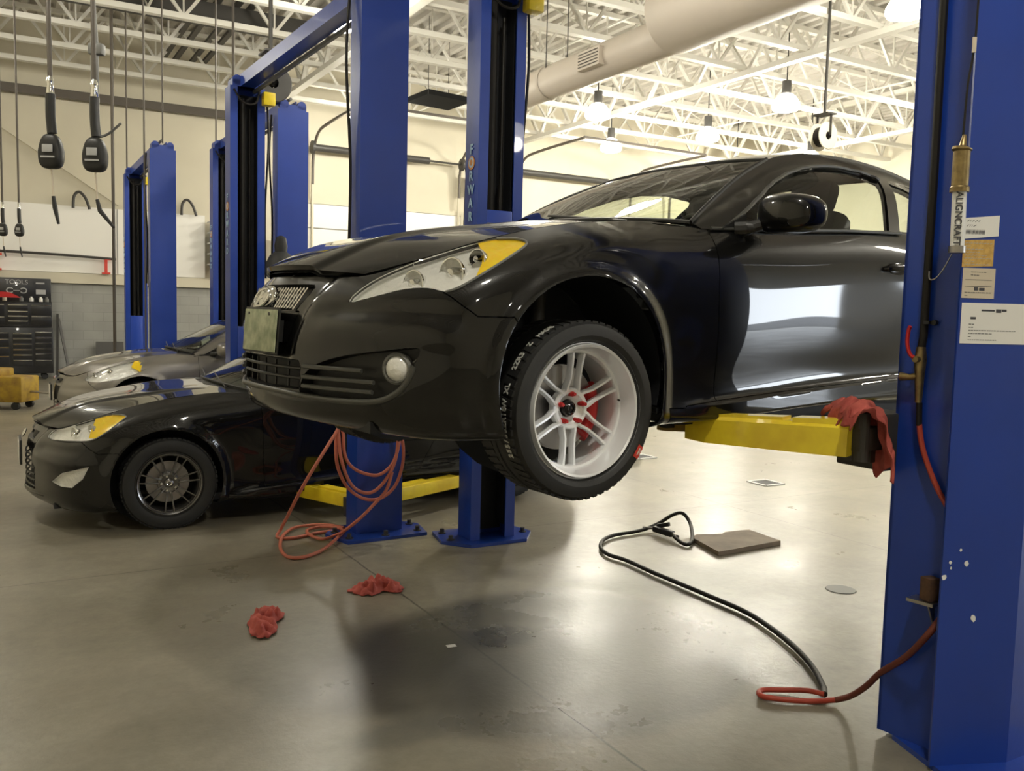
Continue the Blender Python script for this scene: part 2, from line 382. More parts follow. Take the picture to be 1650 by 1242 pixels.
# ---------------------------------------------------------------- car body panels
def grid_bm(S, flip=False):
    bm = bmesh.new(); nu, nv = S.shape[:2]
    V = [[bm.verts.new(S[i, j]) for j in range(nv)] for i in range(nu)]
    for i in range(nu-1):
        for j in range(nv-1):
            q = [V[i][j], V[i+1][j], V[i+1][j+1], V[i][j+1]]
            if flip: q.reverse()
            bm.faces.new(q)
    bmesh.ops.remove_doubles(bm, verts=bm.verts[:], dist=1e-5)
    bm.faces.layers.int.new('rid'); bm.normal_update()
    return bm
def inpoly(p, poly):
    x, y = p; c = False; j = len(poly)-1
    for i in range(len(poly)):
        a, b = poly[i], poly[j]
        if (a[1] > y) != (b[1] > y) and x < (b[0]-a[0])*(y-a[1])/(b[1]-a[1])+a[0]: c = not c
        j = i
    return c
def region(bm, poly, d, rid, only=None, ok=None, smooth=0):
    """cut the outline poly (3D points, seen along d) into the sheet and give the faces inside the id rid"""
    d = Vector(d).normalized()
    P = [Vector(p) for p in poly]
    if smooth: P = spl(P, smooth, closed=True)
    a = Vector((0, 0, 1)) if abs(d.z) < .9 else Vector((1, 0, 0)); e1 = a.cross(d).normalized(); e2 = d.cross(e1)
    Q = [(p.dot(e1), p.dot(e2)) for p in P]
    x0 = min(q[0] for q in Q)-.03; x1 = max(q[0] for q in Q)+.03; y0 = min(q[1] for q in Q)-.03; y1 = max(q[1] for q in Q)+.03
    L = bm.faces.layers.int['rid']
    cand = []
    for f in bm.faces:
        if only is not None and f[L] not in only: continue
        c = f.calc_center_median(); u, v = c.dot(e1), c.dot(e2)
        if x0 < u < x1 and y0 < v < y1 and f.normal.dot(d) > .02 and (ok is None or ok(c)): cand.append(f)
    cand = set(cand); n = len(P)
    for i in range(n):
        p, q = Q[i], Q[(i+1) % n]; ex, ey = q[0]-p[0], q[1]-p[1]; ln = math.hypot(ex, ey)
        if ln < 1e-5: continue
        ex /= ln; ey /= ln; near = []
        for f in cand:
            if not f.is_valid: continue
            us = []; vs = []
            for w in f.verts:
                a_, b_ = w.co.dot(e1)-p[0], w.co.dot(e2)-p[1]; us.append(a_*ex+b_*ey); vs.append(b_*ex-a_*ey)
            if max(us) > -.002 and min(us) < ln+.002 and min(vs) < 1e-6 < max(vs)+1e-6: near.append(f)
        if not near: continue
        geom = set(near)
        for f in near: geom.update(f.edges); geom.update(f.verts)
        no = e1*(-ey)+e2*ex
        r = bmesh.ops.bisect_plane(bm, geom=list(geom), dist=1e-5, plane_co=e1*p[0]+e2*p[1], plane_no=no)
        cand.update(g for g in r['geom'] if isinstance(g, bmesh.types.BMFace))
        cand = {f for f in cand if f.is_valid}
    for f in cand:
        if only is not None and f[L] not in only: continue
        c = f.calc_center_median()
        if inpoly((c.dot(e1), c.dot(e2)), Q): f[L] = rid
    bm.normal_update()
def extract(bm, rids):
    if isinstance(rids, int): rids = (rids,)
    L = bm.faces.layers.int['rid']; o = bmesh.new(); mp = {}
    for f in bm.faces:
        if f[L] in rids:
            vs = []
            for w in f.verts:
                if w.index not in mp: mp[w.index] = o.verts.new(w.co)
                vs.append(mp[w.index])
            try: o.faces.new(vs)
            except ValueError: pass
    return o
def both(bm):
    """join with the mirror image"""
    r = bmesh.ops.duplicate(bm, geom=bm.verts[:]+bm.edges[:]+bm.faces[:])
    vs = [g for g in r['geom'] if isinstance(g, bmesh.types.BMVert)]; fs = [g for g in r['geom'] if isinstance(g, bmesh.types.BMFace)]
    for v in vs: v.co.y = -v.co.y
    bmesh.ops.reverse_faces(bm, faces=fs)
    bmesh.ops.remove_doubles(bm, verts=bm.verts[:], dist=2e-4)
    return bm
def mirrored(bm):
    b = bm.copy()
    for v in b.verts: v.co.y = -v.co.y
    bmesh.ops.reverse_faces(b, faces=b.faces[:]); return b
def hem(bm, gap=.0022, deep=.014):
    """pull panel edges back a little and fold them inward"""
    bm.normal_update()
    be = [e for e in bm.edges if len(e.link_faces) == 1]
    mv = {}
    for e in be:
        f = e.link_faces[0]; m = (e.verts[0].co+e.verts[1].co)/2; t = e.verts[1].co-e.verts[0].co
        if t.length < 1e-7: continue
        t.normalize(); w = f.calc_center_median()-m; w -= t*w.dot(t)
        if w.length < 1e-7: continue
        w.normalize()
        for v in e.verts: mv[v] = mv.get(v, Vector())+w
    nrm = {v: v.normal.copy() for v in mv}
    for v, w in mv.items():
        if w.length > 1e-6: v.co += w.normalized()*gap
    if deep:
        r = bmesh.ops.extrude_edge_only(bm, edges=be)
        nv = [g for g in r['geom'] if isinstance(g, bmesh.types.BMVert)]
        for v in nv:
            src = min((e.other_vert(v) for e in v.link_edges if e.other_vert(v) in nrm), key=lambda q: (q.co-v.co).length, default=None)
            if src is not None: v.co -= nrm[src]*deep
    return bm
def recess(bm, depth):
    """sink the region along depth, leaving its walls"""
    r = bmesh.ops.extrude_face_region(bm, geom=bm.faces[:])
    nv = [g for g in r['geom'] if isinstance(g, bmesh.types.BMVert)]
    nf = [g for g in r['geom'] if isinstance(g, bmesh.types.BMFace)]
    new = set(nf); walls_keep = [f for f in bm.faces if f not in new]
    for v in nv: v.co += Vector(depth)
    olds = [f for f in bm.faces if f not in new and all(v not in set(nv) for v in f.verts)]
    if olds: bmesh.ops.delete(bm, geom=olds, context='FACES_ONLY')
    return bm
def bm_out(bm, name, mat, parent, smooth=40, label=None):
    me = bpy.data.meshes.new(name); bm.to_mesh(me); bm.free()
    return link(name, me, mat, parent, smooth, label)
def X3(poly): return [(0, y, z) for y, z in poly]      # front view outline
def Y3(poly): return [(x, 0, z) for x, z in poly]      # side view outline
def circ(cx, cz, r, n=56): return [(cx+r*cos(2*pi*k/n), cz+r*sin(2*pi*k/n)) for k in range(n)]

def superell(mb, c, r, p=2.6, n=28, m=16, R=None):
    vs = []; fs = []; sg = lambda a: (1 if a >= 0 else -1)
    for i in range(m+1):
        th = -pi/2+pi*i/m
        for k in range(n):
            ph = 2*pi*k/n; ct, st = cos(th), sin(th); cp_, sp = cos(ph), sin(ph); e = 2/p
            v = Vector((r[0]*sg(ct*cp_)*abs(ct)**e*abs(cp_)**e, r[1]*sg(sp)*abs(ct)**e*abs(sp)**e, r[2]*sg(st)*abs(st)**e))
            if R is not None: v = R @ v
            vs.append(tuple(v+Vector(c)))
    for i in range(m):
        for k in range(n): fs.append((i*n+k, i*n+(k+1) % n, (i+1)*n+(k+1) % n, (i+1)*n+k))
    return mb.add(vs, fs)

# ---------------------------------------------------------------- wheels (axis along +Y = outward)
def tyre_parts(w, R, rim_r, wd, tread=True, lettering=False):
    h = wd/2; s = R-rim_r
    prof = [(rim_r-.004, h*.80), (rim_r+.006, h*.93), (rim_r+s*.30, h*1.0), (rim_r+s*.62, h*.985), (rim_r+s*.85, h*.93), (R-.010, h*.86), (R-.002, h*.76),
            (R, h*.5), (R, 0), (R, -h*.5), (R-.002, -h*.76), (R-.010, -h*.86), (rim_r+s*.6, -h*.99), (rim_r+.006, -h*.93), (rim_r-.004, -h*.8)]
    m = MB(); m.lathe(prof, 72)
    # shoulder and tread blocks
    if tread:
        for k in range(60):
            a = 2*pi*k/60
            for sg in (1, -1):
                ca, sa = cos(a), sin(a); ca2, sa2 = cos(a+.035), sin(a+.035)
                m.bar((ca*(R-.001), sg*h*.80, sa*(R-.001)), (ca2*(R-.001), sg*h*.30, sa2*(R-.001)), .022, .008, up=(ca, 0, sa))
        for y in (-.18, .18): m.lathe([(R+.002, h*(y-.10)), (R+.003, h*y), (R+.002, h*(y+.10))], 72)
    t = m.build('tyre', 'rubber', w, 30)
    if lettering:
        s1 = [('255/35ZR18W', -11, 1), ('XL', 15, 1), ('2ZR3', 33, 1), ('Z', 46, 1), ('MADE', 60, 1)]
        for body, a0, _ in s1:
            n = len(body)
            for i, chh in enumerate(body):
                a = radians(a0+(i-(n-1)/2)*3.3)
                # angle measured in the wheel's x-z plane; letters stand on the outer shoulder
                # local +x of the wheel = car forward
                rad = Vector((cos(a), 0, sin(a)))
                pos = rad*(R+.0045)+Vector((0, h*.52, 0))
                tang = Vector((-rad.z, 0, rad.x))
                text('tyre_letter', chh, .034, 'tyre_white', t, frame(pos, tang, (0, -1, 0)), .0012, sx=.9, bold=.001)
    return t
def rim_lip(w, rr, wd, mat, back=-.10):
    h = wd/2
    m = MB(); m.lathe([(rr+.004, h*.92), (rr+.008, h*.80), (rr-.006, h*.80), (rr-.012, h*.93), (rr-.020, h*.90), (rr-.024, h*.70), (rr-.034, h*.40),
                       (rr-.040, h*.05), (rr-.040, back), (rr-.02, back-.01), (rr-.004, back-.02), (rr-.004, h*.80)], 72)
    return m.build('rim_barrel', mat, w, 40)
def wheel_six_twin(name, parent, mw, lettering=True):
    """silver race wheel with six pairs of spokes"""
    w = empty(name); w.parent = parent; w.matrix_local = mw
    R, rr, wd = .324, .252, .262; h = wd/2
    tyre_parts(w, R, rr, wd, True, lettering)
    rim_lip(w, rr, wd, 'rim_silver')
    f0 = h*.30                                    # spoke face plane
    m = MB()
    m.lathe([(rr-.034, f0+.012), (rr-.042, f0+.010), (rr-.047, f0-.004), (rr-.045, f0-.022), (rr-.034, f0-.024)], 72, closed=True)
    for k in range(6):
        a = pi/2+2*pi*k/6+radians(4)
        for sg in (-1, 1):
            pts = []
            for rad, off, yy, wq in ((.052, .026, -.012, .020), (.075, .027, -.008, .016), (.11, .021, -.002, .0135), (.165, .022, .003, .0135), (.210, .026, .006, .019)):
                off *= sg
                pts.append((Vector((cos(a)*rad-sin(a)*off, f0+yy, sin(a)*rad+cos(a)*off)), wq))
            vs = []; fs = []
            tg = Vector((-sin(a), 0, cos(a)))
            for p, wq in pts:
                q = wq/2
                for du, dy in ((-q*.55, .0), (q*.55, .0), (q, -.012), (q*.8, -.030), (-q*.8, -.030), (-q, -.012)):
                    vs.append(tuple(p+tg*du+Vector((0, dy, 0))))
            for i in range(len(pts)-1):
                for j in range(6): fs.append((i*6+j, i*6+(j+1) % 6, (i+1)*6+(j+1) % 6, (i+1)*6+j))
            fs.append((0, 1, 2, 3, 4, 5)); m.add(vs, fs)
    m.build('spokes', 'rim_silver', w, 40)
    m = MB(); m.lathe([(.078, f0-.034), (.078, f0-.018), (.072, f0-.010), (.060, f0-.012), (.048, f0-.030), (.034, f0-.036), (.034, f0-.05), (.075, f0-.05)], 48, closed=True)
    m.build('hub', 'rim_silver', w, 35)
    m = MB(); m.lathe([(0, f0-.012), (.018, f0-.013), (.026, f0-.018), (.029, f0-.028), (.029, f0-.045), (0, f0-.045)], 32); m.lathe([(.012, f0-.011), (.017, f0-.009), (.020, f0-.012)], 24)
    m.build('centre_cap', 'gloss_black', w, 40)
    if lettering:
        b = MB(); a = radians(213)
        b.box((0, 0, 0), (.050, .002, .024)); b.build('tyre_sticker', 'red_plastic', w, 0, 'red sticker on the tyre sidewall', Matrix.Translation((cos(a)*.293, h*1.0+.0005, sin(a)*.293)) @ Matrix.Rotation(-a+pi/2, 4, 'Y'))
        b = MB(); b.box((0, .0014, .0), (.030, .001, .004)); b.box((.002, .0014, .007), (.020, .001, .002)); b.build('sticker_print', 'tyre_white', w, 0, None, Matrix.Translation((cos(a)*.293, h*1.0+.0005, sin(a)*.293)) @ Matrix.Rotation(-a+pi/2, 4, 'Y'))
    for k in range(5):
        a = 2*pi*k/5+radians(18)
        m = MB(); c = Vector((cos(a)*.055, 0, sin(a)*.055))
        m.cyl(c+Vector((0, f0-.040, 0)), c+Vector((0, f0-.004, 0)), .0105, 8, .0095); m.cyl(c+Vector((0, f0-.004, 0)), c+Vector((0, f0+.008, 0)), .008, 6, .0065)
        m.build('lug_nut', 'red_metal', w, 25, 'red lug nut')
    m = MB(); m.cyl((cos(3.0)*.216, f0+.0, sin(3.0)*.216), (cos(3.0)*.205, f0+.022, sin(3.0)*.205), .004, 8); m.build('valve_stem', 'rubber', w)
    m = MB(); m.lathe([(0, f0-.075), (.155, f0-.075), (.155, f0-.083), (.160, f0-.083), (.160, f0-.105), (0, f0-.105)], 56); m.build('brake_disc', 'brake_disc', w, 30)
    # caliper with rounded ends, behind the axle
    m = MB(); arc = [(cos(t)*.135, sin(t)*.135) for t in np.linspace(-.55, .85, 12)]
    for rr2, yy in ((.0, 0),):
        m.tube([(x, f0-.066, z) for x, z in arc], .030, 10); m.tube([(x*1.16, f0-.085, z*1.16) for x, z in arc], .026, 10)
    c = m.build('brake_caliper', 'red_metal', w, 40, 'red brake caliper'); c.matrix_local = Matrix.Rotation(pi, 4, 'Y')
    return w
def wheel_mesh(name, parent, mw, mat='rim_dark', R=.328, rr=.232):
    """dark wheel with ten crossing V spokes"""
    w = empty(name); w.parent = parent; w.matrix_local = mw
    wd = .225; h = wd/2
    tyre_parts(w, R, rr, wd, True); rim_lip(w, rr, wd, mat)
    f0 = h*.62; m = MB()
    m.lathe([(rr-.018, f0+.014), (rr-.028, f0+.012), (rr-.034, f0-.004), (rr-.018, f0-.012)], 64, closed=True)
    for k in range(7):
        a = pi/2+2*pi*k/7
        for sg in (-1, 1):
            b = a+sg*radians(17)
            p0 = Vector((cos(a)*.055, f0-.022, sin(a)*.055)); p1 = Vector((cos(b)*(rr-.026), f0+.002, sin(b)*(rr-.026)))
            p0 += Vector((-sin(a), 0, cos(a)))*sg*.012
            m.bar(p0, p1, .011, .022, up=(0, 1, 0), bev=.003)
    m.build('spokes', mat, w, 35)
    m = MB(); m.lathe([(0, f0-.002), (.022, f0-.004), (.03, f0-.008), (.034, f0-.016), (.062, f0-.012), (.074, f0-.02), (.078, f0-.05), (0, f0-.05)], 40); m.build('hub', mat, w, 30)
    m = MB(); m.lathe([(.012, f0+.0), (.017, f0+.002), (.020, f0+.0)], 24); m.build('centre_cap', 'chrome', w, 25)
    for k in range(5):
        g = 2*pi*k/5; c = Vector((cos(g)*.053, f0-.015, sin(g)*.053)); m = MB(); m.cyl(c, c+Vector((0, .014, 0)), .0085, 6); m.build('lug_nut', 'chrome', w, 25)
    m = MB(); m.lathe([(0, f0-.075), (.150, f0-.075), (.150, f0-.098), (0, f0-.098)], 48); m.build('brake_disc', 'brake_disc', w, 30)
    return w
# ---------------------------------------------------------------- whole cars
LAMP10 = [(.752,.49,.606),(.682,.515,.674),(.606,.562,.723),(.49,.625,.776),(.37,.668,.822),(.285,.700,.847),(.23,.745,.848),(.216,.787,.830),
          (.30,.820,.782),(.42,.838,.716),(.51,.830,.664),(.552,.808,.646),(.588,.75,.659),(.635,.676,.652),(.705,.582,.622)]
AMBER10 = [(.35,.672,.835),(.25,.70,.88),(.17,.75,.88),(.17,.80,.82),(.30,.86,.75),(.47,.86,.68),(.46,.84,.700),(.41,.80,.755),(.375,.75,.79),(.36,.71,.81)]
FOG10 = [(.305,.313),(.341,.355),(.424,.393),(.546,.422),(.695,.444),(.785,.458),(.798,.446),(.782,.40),(.755,.340),(.716,.298),(.642,.271),(.539,.268),(.358,.268),(.298,.278)]
def build_car(name, spec, mw, droop=0.0, flw=None, nu=300, nv=72):
    car = empty(name, mw=mw)
    P = spec['paint']
    S = side_surface(nu=nu, nv=nv, bulge=spec.get('bulge', .019))
    hood_g = np.array(HOOD); hs = patch(hood_g, 60, 46, mirror0=False)
    # hood centre line symmetric: evaluate mirrored control grid
    hg = np.concatenate([hood_g[:, 1:][:, ::-1]*np.array([1, -1, 1]), hood_g], 1)
    hs = patch(hg, 70, 101)[:, 50:]; hs[:, 0, 1] = 0
    if spec.get('crease', True):
        x = hs[..., 0]; y = hs[..., 1]; yc = .265+(.76-x)*.20                 # raised centre panel of the hood
        k = np.clip((yc-y)/.05+.5, 0, 1); k = k*k*(3-2*k); fade = np.clip((x+.35)/.3, 0, 1)*np.clip((.95-x)/.12, 0, 1)
        hs[..., 2] += .016*k*fade
    sc = spec.get('warp')
    bmA = grid_bm(S)
    ar = spec.get('arch', (.015, .345, .378))
    region(bmA, Y3(circ(*ar)), (0, 1, 0), 99, ok=lambda c: c.x > -1 and c.y > .5)
    region(bmA, Y3(circ(-2.82, .345, .375)), (0, 1, 0), 98, ok=lambda c: c.x < -2 and c.y > .5)
    A = (0,)
    lamp = spec['lamp']; ld = spec.get('lamp_dir', (.55, .70, .45))
    region(bmA, lamp, ld, 10, A, ok=lambda c: c.y > .3 and c.x > 0, smooth=3)
    region(bmA, spec['amber'], ld, 11, (10,), smooth=0)
    for rid, poly, dr in spec.get('side_polys', ()):
        region(bmA, poly, dr, rid, A, ok=lambda c: c.y > .3 and c.x > .2)
    for rid, poly in spec['front']:
        region(bmA, X3(poly), (1, 0, 0), rid, A, ok=lambda c: c.x > .5 and c.z < .72, smooth=spec.get('fsm', {}).get(rid, 0))
    region(bmA, Y3([(1.3, 0), (1.3, 1.1), (.56, 1.1), (.559, .645), (.517, .603), (.466, .568), (.342, .57), (.30, .5), (.26, 0)]), (0, 1, 0), 1, A, ok=lambda c: c.x > .2)
    L = bmA.faces.layers.int['rid']
    for f in bmA.faces:
        c = f.calc_center_median()
        if f[L] == 0 and c.y > .4 and (math.hypot(c.x-ar[0], c.z-ar[1]) < ar[2] or math.hypot(c.x+2.82, c.z-.345) < .375): f[L] = 99
        if f[L] == 0 and f.calc_center_median().x > .6: f[L] = 1
    region(bmA, Y3([(-.40, 0), (-.42, .19), (-.50, .247), (-.65, .262), (-1.2, .302), (-1.8, .338), (-2.1, .352), (-2.42, .33), (-2.5, 0)]), (0, 1, 0), 2, A, ok=lambda c: -2.6 < c.x < -.3)
    for f in bmA.faces:                                   # underside tuck belongs to the skirt too
        c = f.calc_center_median()
        if f[L] == 0 and -2.45 < c.x < -.40 and c.z < .24: f[L] = 2
    region(bmA, Y3([(-.655, 1.2), (-.645, .87), (-.655, .6), (-.675, .20), (-1.85, .20), (-1.96, .36), (-2.06, .55), (-2.09, .8), (-2.0, 1.2)]), (0, 1, 0), 3, A, ok=lambda c: c.y > .5)
    region(bmA, Y3([(-3.28, .70), (-3.30, .86), (-3.42, .90), (-3.9, .90), (-3.9, .70), (-3.5, .68)]), (0, 1, 0), 12, A, ok=lambda c: c.x < -3.2)
    region(bmA, Y3([(-3.18, 0), (-3.22, .55), (-3.30, .62), (-3.45, .64), (-4, .64), (-4, 0)]), (0, 1, 0), 4, A, ok=lambda c: c.x < -3.1)
    for f in bmA.faces:
        if f[L] == 0:
            c = f.calc_center_median()
            f[L] = 5 if c.x > -.9 else (6 if (c.x > -3.5 or c.y > .55) else 7)
            if f[L] == 6 and c.x < -3.55: f[L] = 7
    bmA.verts.index_update()
    o = bm_out(hem(both(extract(bmA, 1))), 'front_bumper', P, car)
    bumper = o
    for rid, nm in ((5, 'fender'), (3, 'door'), (2, 'side_skirt'), (6, 'rear_quarter_panel')):
        b = hem(extract(bmA, rid)); mb = mirrored(b)
        ol = bm_out(b, nm, P, car); orr = bm_out(mb, nm, P, car)
        if rid == 3:
            for sg, par in ((1, ol), (-1, orr)):
                m = MB(); hx, hz = -1.86, .855
                m.tube(spl([(hx+.10, sg*.898, hz), (hx+.08, sg*.928, hz+.002), (hx, sg*.938, hz+.006), (hx-.08, sg*.932, hz+.008), (hx-.10, sg*.902, hz+.008)], 5), .013, 10)
                superell(m, (hx+.0, sg*.905, hz+.004), (.085, .008, .03), 2.2)
                m.build('door_handle', 'chrome' if spec.get('chrome_handle') else 'gloss_black', par)
    bm_out(hem(both(extract(bmA, 7))), 'trunk_face', P, car); bm_out(hem(both(extract(bmA, 4))), 'rear_bumper', P, car)
    b = extract(bmA, 12)
    for q in (mirrored(b), b): bm_out(hem(q), 'tail_lamp', 'red_plastic', car, label='red tail lamp')
    # headlamps: bowl, clear cover, amber end
    n_l = Vector(ld).normalized()
    for side in (1, -1):
        b = extract(bmA, (10, 11))
        if side < 0: b2 = mirrored(b); b.free(); b = b2
        hem(b, .001, 0); cover = b.copy()
        dep = Vector((-n_l.x, -n_l.y*side, -n_l.z))*.035
        recess(b, dep); h = bm_out(b, 'headlamp', 'reflector', car)
        bm_out(hem(cover, 0, .004), 'lamp_cover', 'lens', h)
        b = extract(bmA, 11)
        if side < 0: b2 = mirrored(b); b.free(); b = b2
        for v in b.verts: v.co += dep*.14
        bm_out(b, 'turn_signal', 'amber', h, label='amber turn signal')
        for (x, y, z, r) in spec['bowls']:
            m = MB(); c = Vector((x, y*side, z)); ax = Vector((.93, .30*side, .2)).normalized()
            fr = frame(c, Vector((0, 0, 1)).cross(ax), (0, 0, 1))
            # bowl opening forward
            q = MB(); q.lathe([(r, .0), (r*.97, -.01), (r*.75, -.035), (r*.4, -.052), (0, -.055)], 28, axis='Z')
            q.lathe([(r*1.06, -.004), (r*1.06, .004), (r*.98, .005), (r*.96, -.004)], 28, axis='Z', closed=True)
            q.lathe([(r*.42, -.05), (r*.42, -.005), (r*.30, .012), (0, .018)], 20, axis='Z')
            zx = ax; fm = Matrix((fr.col[0].xyz, fr.col[1].xyz, fr.col[2].xyz)).transposed().to_4x4(); fm.translation = c+Vector(dep)*.35
            q.build('lamp_bowl', 'chrome', h, 40, mw=fm)
    # chrome rim around the lamp
        m = MB(); m.tube(spl([(x+n_l.x*.001, (y+n_l.y*.001)*side, z) for x, y, z in lamp[5:12]], 5), .0045, 6); m.build('lamp_bezel', 'grey_plastic', h)
    # front openings
    for rid, (nm, mat, dep) in spec['front_parts'].items():
        if rid == 33:
            b = extract(bmA, rid); recess(b, (-dep, 0, 0)); b2 = mirrored(b); bm_out(b, nm, mat, bumper, 30); bm_out(b2, nm, mat, bumper, 30); continue
        b = both(extract(bmA, rid)); recess(b, (-dep, 0, 0)); bm_out(b, nm, mat, bumper, 30)
    for rid, (nm, mat, dep) in spec.get('side_parts', {}).items():
        for side in (1, -1):
            b = extract(bmA, rid)
            if side < 0: b2 = mirrored(b); b.free(); b = b2
            cov = b.copy(); recess(b, (-dep, -dep*side*.5, 0)); q_ = bm_out(b, nm, mat, bumper, 30); bm_out(cov, 'lamp_cover', 'lens', q_)
    spec['front_extra'](car, bumper)
    # hood
    bh = grid_bm(hs, True); bm_out(hem(both(bh), .004, .02), 'hood', P, car)
    # greenhouse
    ws = windshield_ctrl(); wg = np.concatenate([ws[:, 1:][:, ::-1]*np.array([1, -1, 1]), ws], 1)
    w = patch(wg, 24, 41); bw = grid_bm(w, True)
    wsh = bm_out(bw, 'windshield', 'windshield_glass', car)
    m = MB()
    for sg in (1, -1): m.tube([(q[0]+.004, q[1]*1.0, q[2]+.002) for q in (w[:, 0] if sg < 0 else w[:, -1])], .009, 6)
    m.tube([tuple(q) for q in w[-1]], .008, 6); m.tube([tuple(q+np.array([.004, 0, 0])) for q in w[0]], .010, 6)
    m.build('windshield_seal', 'black_plastic', wsh)
    # cowl with wipers
    hb = hs[-1]; cw = w[0][20:]; m = MB(); n = 18; vs = []
    for i in range(n+1):
        t = i/n; a = hb[min(int(t*(len(hb)-1)), len(hb)-1)]; c = cw[min(int(t*(len(cw)-1)), len(cw)-1)]
        vs += [(a[0]+.03, a[1], a[2]-.03), ((a[0]+c[0])/2, (a[1]+c[1])/2, min(a[2], c[2])-.022), (c[0]-.01, c[1], c[2]-.012)]
    vs += [(-.40, .765, .955), (-.53, .79, .955), (-.63, .80, .955)]; n += 1
    fs = [(3*i+k, 3*i+k+1, 3*i+k+4, 3*i+k+3) for i in range(n) for k in (0, 1)]
    m.add(vs, fs); m.add([(x, -y, z) for x, y, z in vs], fs); m.build('cowl', 'black_plastic', car, fix=False)
    for y0, y1 in ((.55, -.05), (.0, -.58)):
        m = MB(); q0 = Vector((-.46, y0, .985)); q1 = Vector((-.60, y1, 1.075)); q1.x = -.60+.0; m.tube([q0, (-.47, (y0+y1)/2, 1.02), (-.50, y1, 1.055)], .006, 6); m.build('wiper', 'black_plastic', car)
    rc = roof_ctrl(); rg = np.concatenate([rc[:, 1:][:, ::-1]*np.array([1, -1, 1]), rc], 1)
    r = patch(rg, 70, 61); br = grid_bm(r, True)
    region(br, [(-2.46, .40, 0), (-2.46, -.40, 0), (-3.0, -.52, 0), (-3.27, -.55, 0), (-3.33, -.3, 0), (-3.35, 0, 0), (-3.33, .3, 0), (-3.27, .55, 0), (-3.0, .52, 0), (-2.6, .44, 0)], (0, 0, 1), 20)
    br.verts.index_update()
    bm_out(hem(extract(br, 0), 0, .01), 'roof', P, car); bm_out(extract(br, 20), 'rear_window', 'window_glass', car)
    # headliner just under the roof
    r2 = r[:34, 5:-5].copy(); r2[..., 2] -= .045; bm_out(grid_bm(r2, False), 'headliner', 'seat', car)
    g = greenhouse_side(); sg_ = patch(g, 110, 26); bs = grid_bm(sg_)
    win = [(-.775, .972), (-.90, 1.045), (-1.05, 1.135), (-1.22, 1.222), (-1.40, 1.290), (-1.58, 1.332), (-1.78, 1.350), (-1.98, 1.340), (-2.06, 1.320), (-1.98, 1.20), (-1.885, 1.045), (-1.3, 1.000)]
    qwin = [(-1.98, 1.05), (-2.07, 1.20), (-2.145, 1.318), (-2.26, 1.300), (-2.44, 1.235), (-2.58, 1.14), (-2.62, 1.075), (-2.40, 1.055)]
    region(bs, Y3(win), (0, 1, 0), 21); region(bs, Y3(qwin), (0, 1, 0), 22); bs.verts.index_update()
    for sg in (1, -1):
        b = extract(bs, 0)
        if sg < 0: t_ = mirrored(b); b.free(); b = t_
        bm_out(hem(b, 0, .03), 'window_surround', P, car)
        for rid, nm in ((21, 'side_window'), (22, 'quarter_window')):
            b = extract(bs, rid)
            for v in b.verts: v.co.y -= .008
            if rid == 21:
                lo = [e for e in b.edges if len(e.link_faces) == 1]
                out = [v.co.copy() for v in b.verts]
            if sg < 0: t_ = mirrored(b); b.free(); b = t_
            bm_out(b, nm, 'window_glass', car)
    # bright window trim follows the surface
    def on_side(x, z):
        d = (sg_[..., 0]-x)**2+(sg_[..., 2]-z)**2; i = np.unravel_index(d.argmin(), d.shape); return sg_[i][1]
    for sg in (1, -1):
        m = MB(); pts = [(x, sg*(on_side(x, z)+.004), z+.006) for x, z in [(q.x, q.z) for q in spl(Y3(win[:9]), 5)]]
        m.tube(pts, .009, 6); m.build('window_trim', 'grey_trim', car)
        m = MB(); m.tube([(x, sg*(y+.006), z) for x, y, z in [(-.66, .822, .954), (-1.0, .842, .975), (-1.5, .843, 1.013), (-1.96, .838, 1.037)]], .007, 6); m.build('belt_seal', 'grey_trim', car)
    # trunk lid
    tc_ = np.array([[(-3.36,0,1.055),(-3.36,.22,1.055),(-3.34,.41,1.053),(-3.31,.55,1.05),(-3.27,.64,1.05)],
                    [(-3.52,0,1.055),(-3.52,.22,1.053),(-3.50,.42,1.047),(-3.44,.56,1.04),(-3.34,.685,1.037)],
                    [(-3.68,0,1.03),(-3.67,.26,1.025),(-3.62,.50,1.02),(-3.56,.60,1.02),(-3.46,.69,1.02)]])
    tg = np.concatenate([tc_[:, 1:][:, ::-1]*np.array([1, -1, 1]), tc_], 1)
    bm_out(hem(grid_bm(patch(tg, 12, 41), True), .002, .01), 'trunk_lid', P, car)
    # inner dark shell so that no gap shows daylight
    def offset(Q, d, flip=False):
        du = np.gradient(Q, axis=0); dv = np.gradient(Q, axis=1); nn = np.cross(du, dv); ln = np.linalg.norm(nn, axis=2, keepdims=True); ln[ln < 1e-9] = 1
        return Q-nn/ln*d*(-1 if flip else 1)
    Si = offset(side_surface(nu=120, nv=24, bulge=0), .045)
    b = grid_bm(Si)
    dl = [f for f in b.faces if any(math.hypot(v.co.x-cx, v.co.z-cz) < rr_ for v in f.verts for cx, cz, rr_ in ((ar[0], ar[1], ar[2]+.02), (-2.82, .345, .395)))]
    bmesh.ops.delete(b, geom=dl, context='FACES'); b = both(b)
    me = bpy.data.meshes.new('tmp'); hi = offset(hs[::4, ::4], .03, True); bb = both(grid_bm(hi, True)); bb.to_mesh(me); bb.free(); b.from_mesh(me); bpy.data.meshes.remove(me)
    bm_out(b, 'body_frame', 'dark_inner', car)
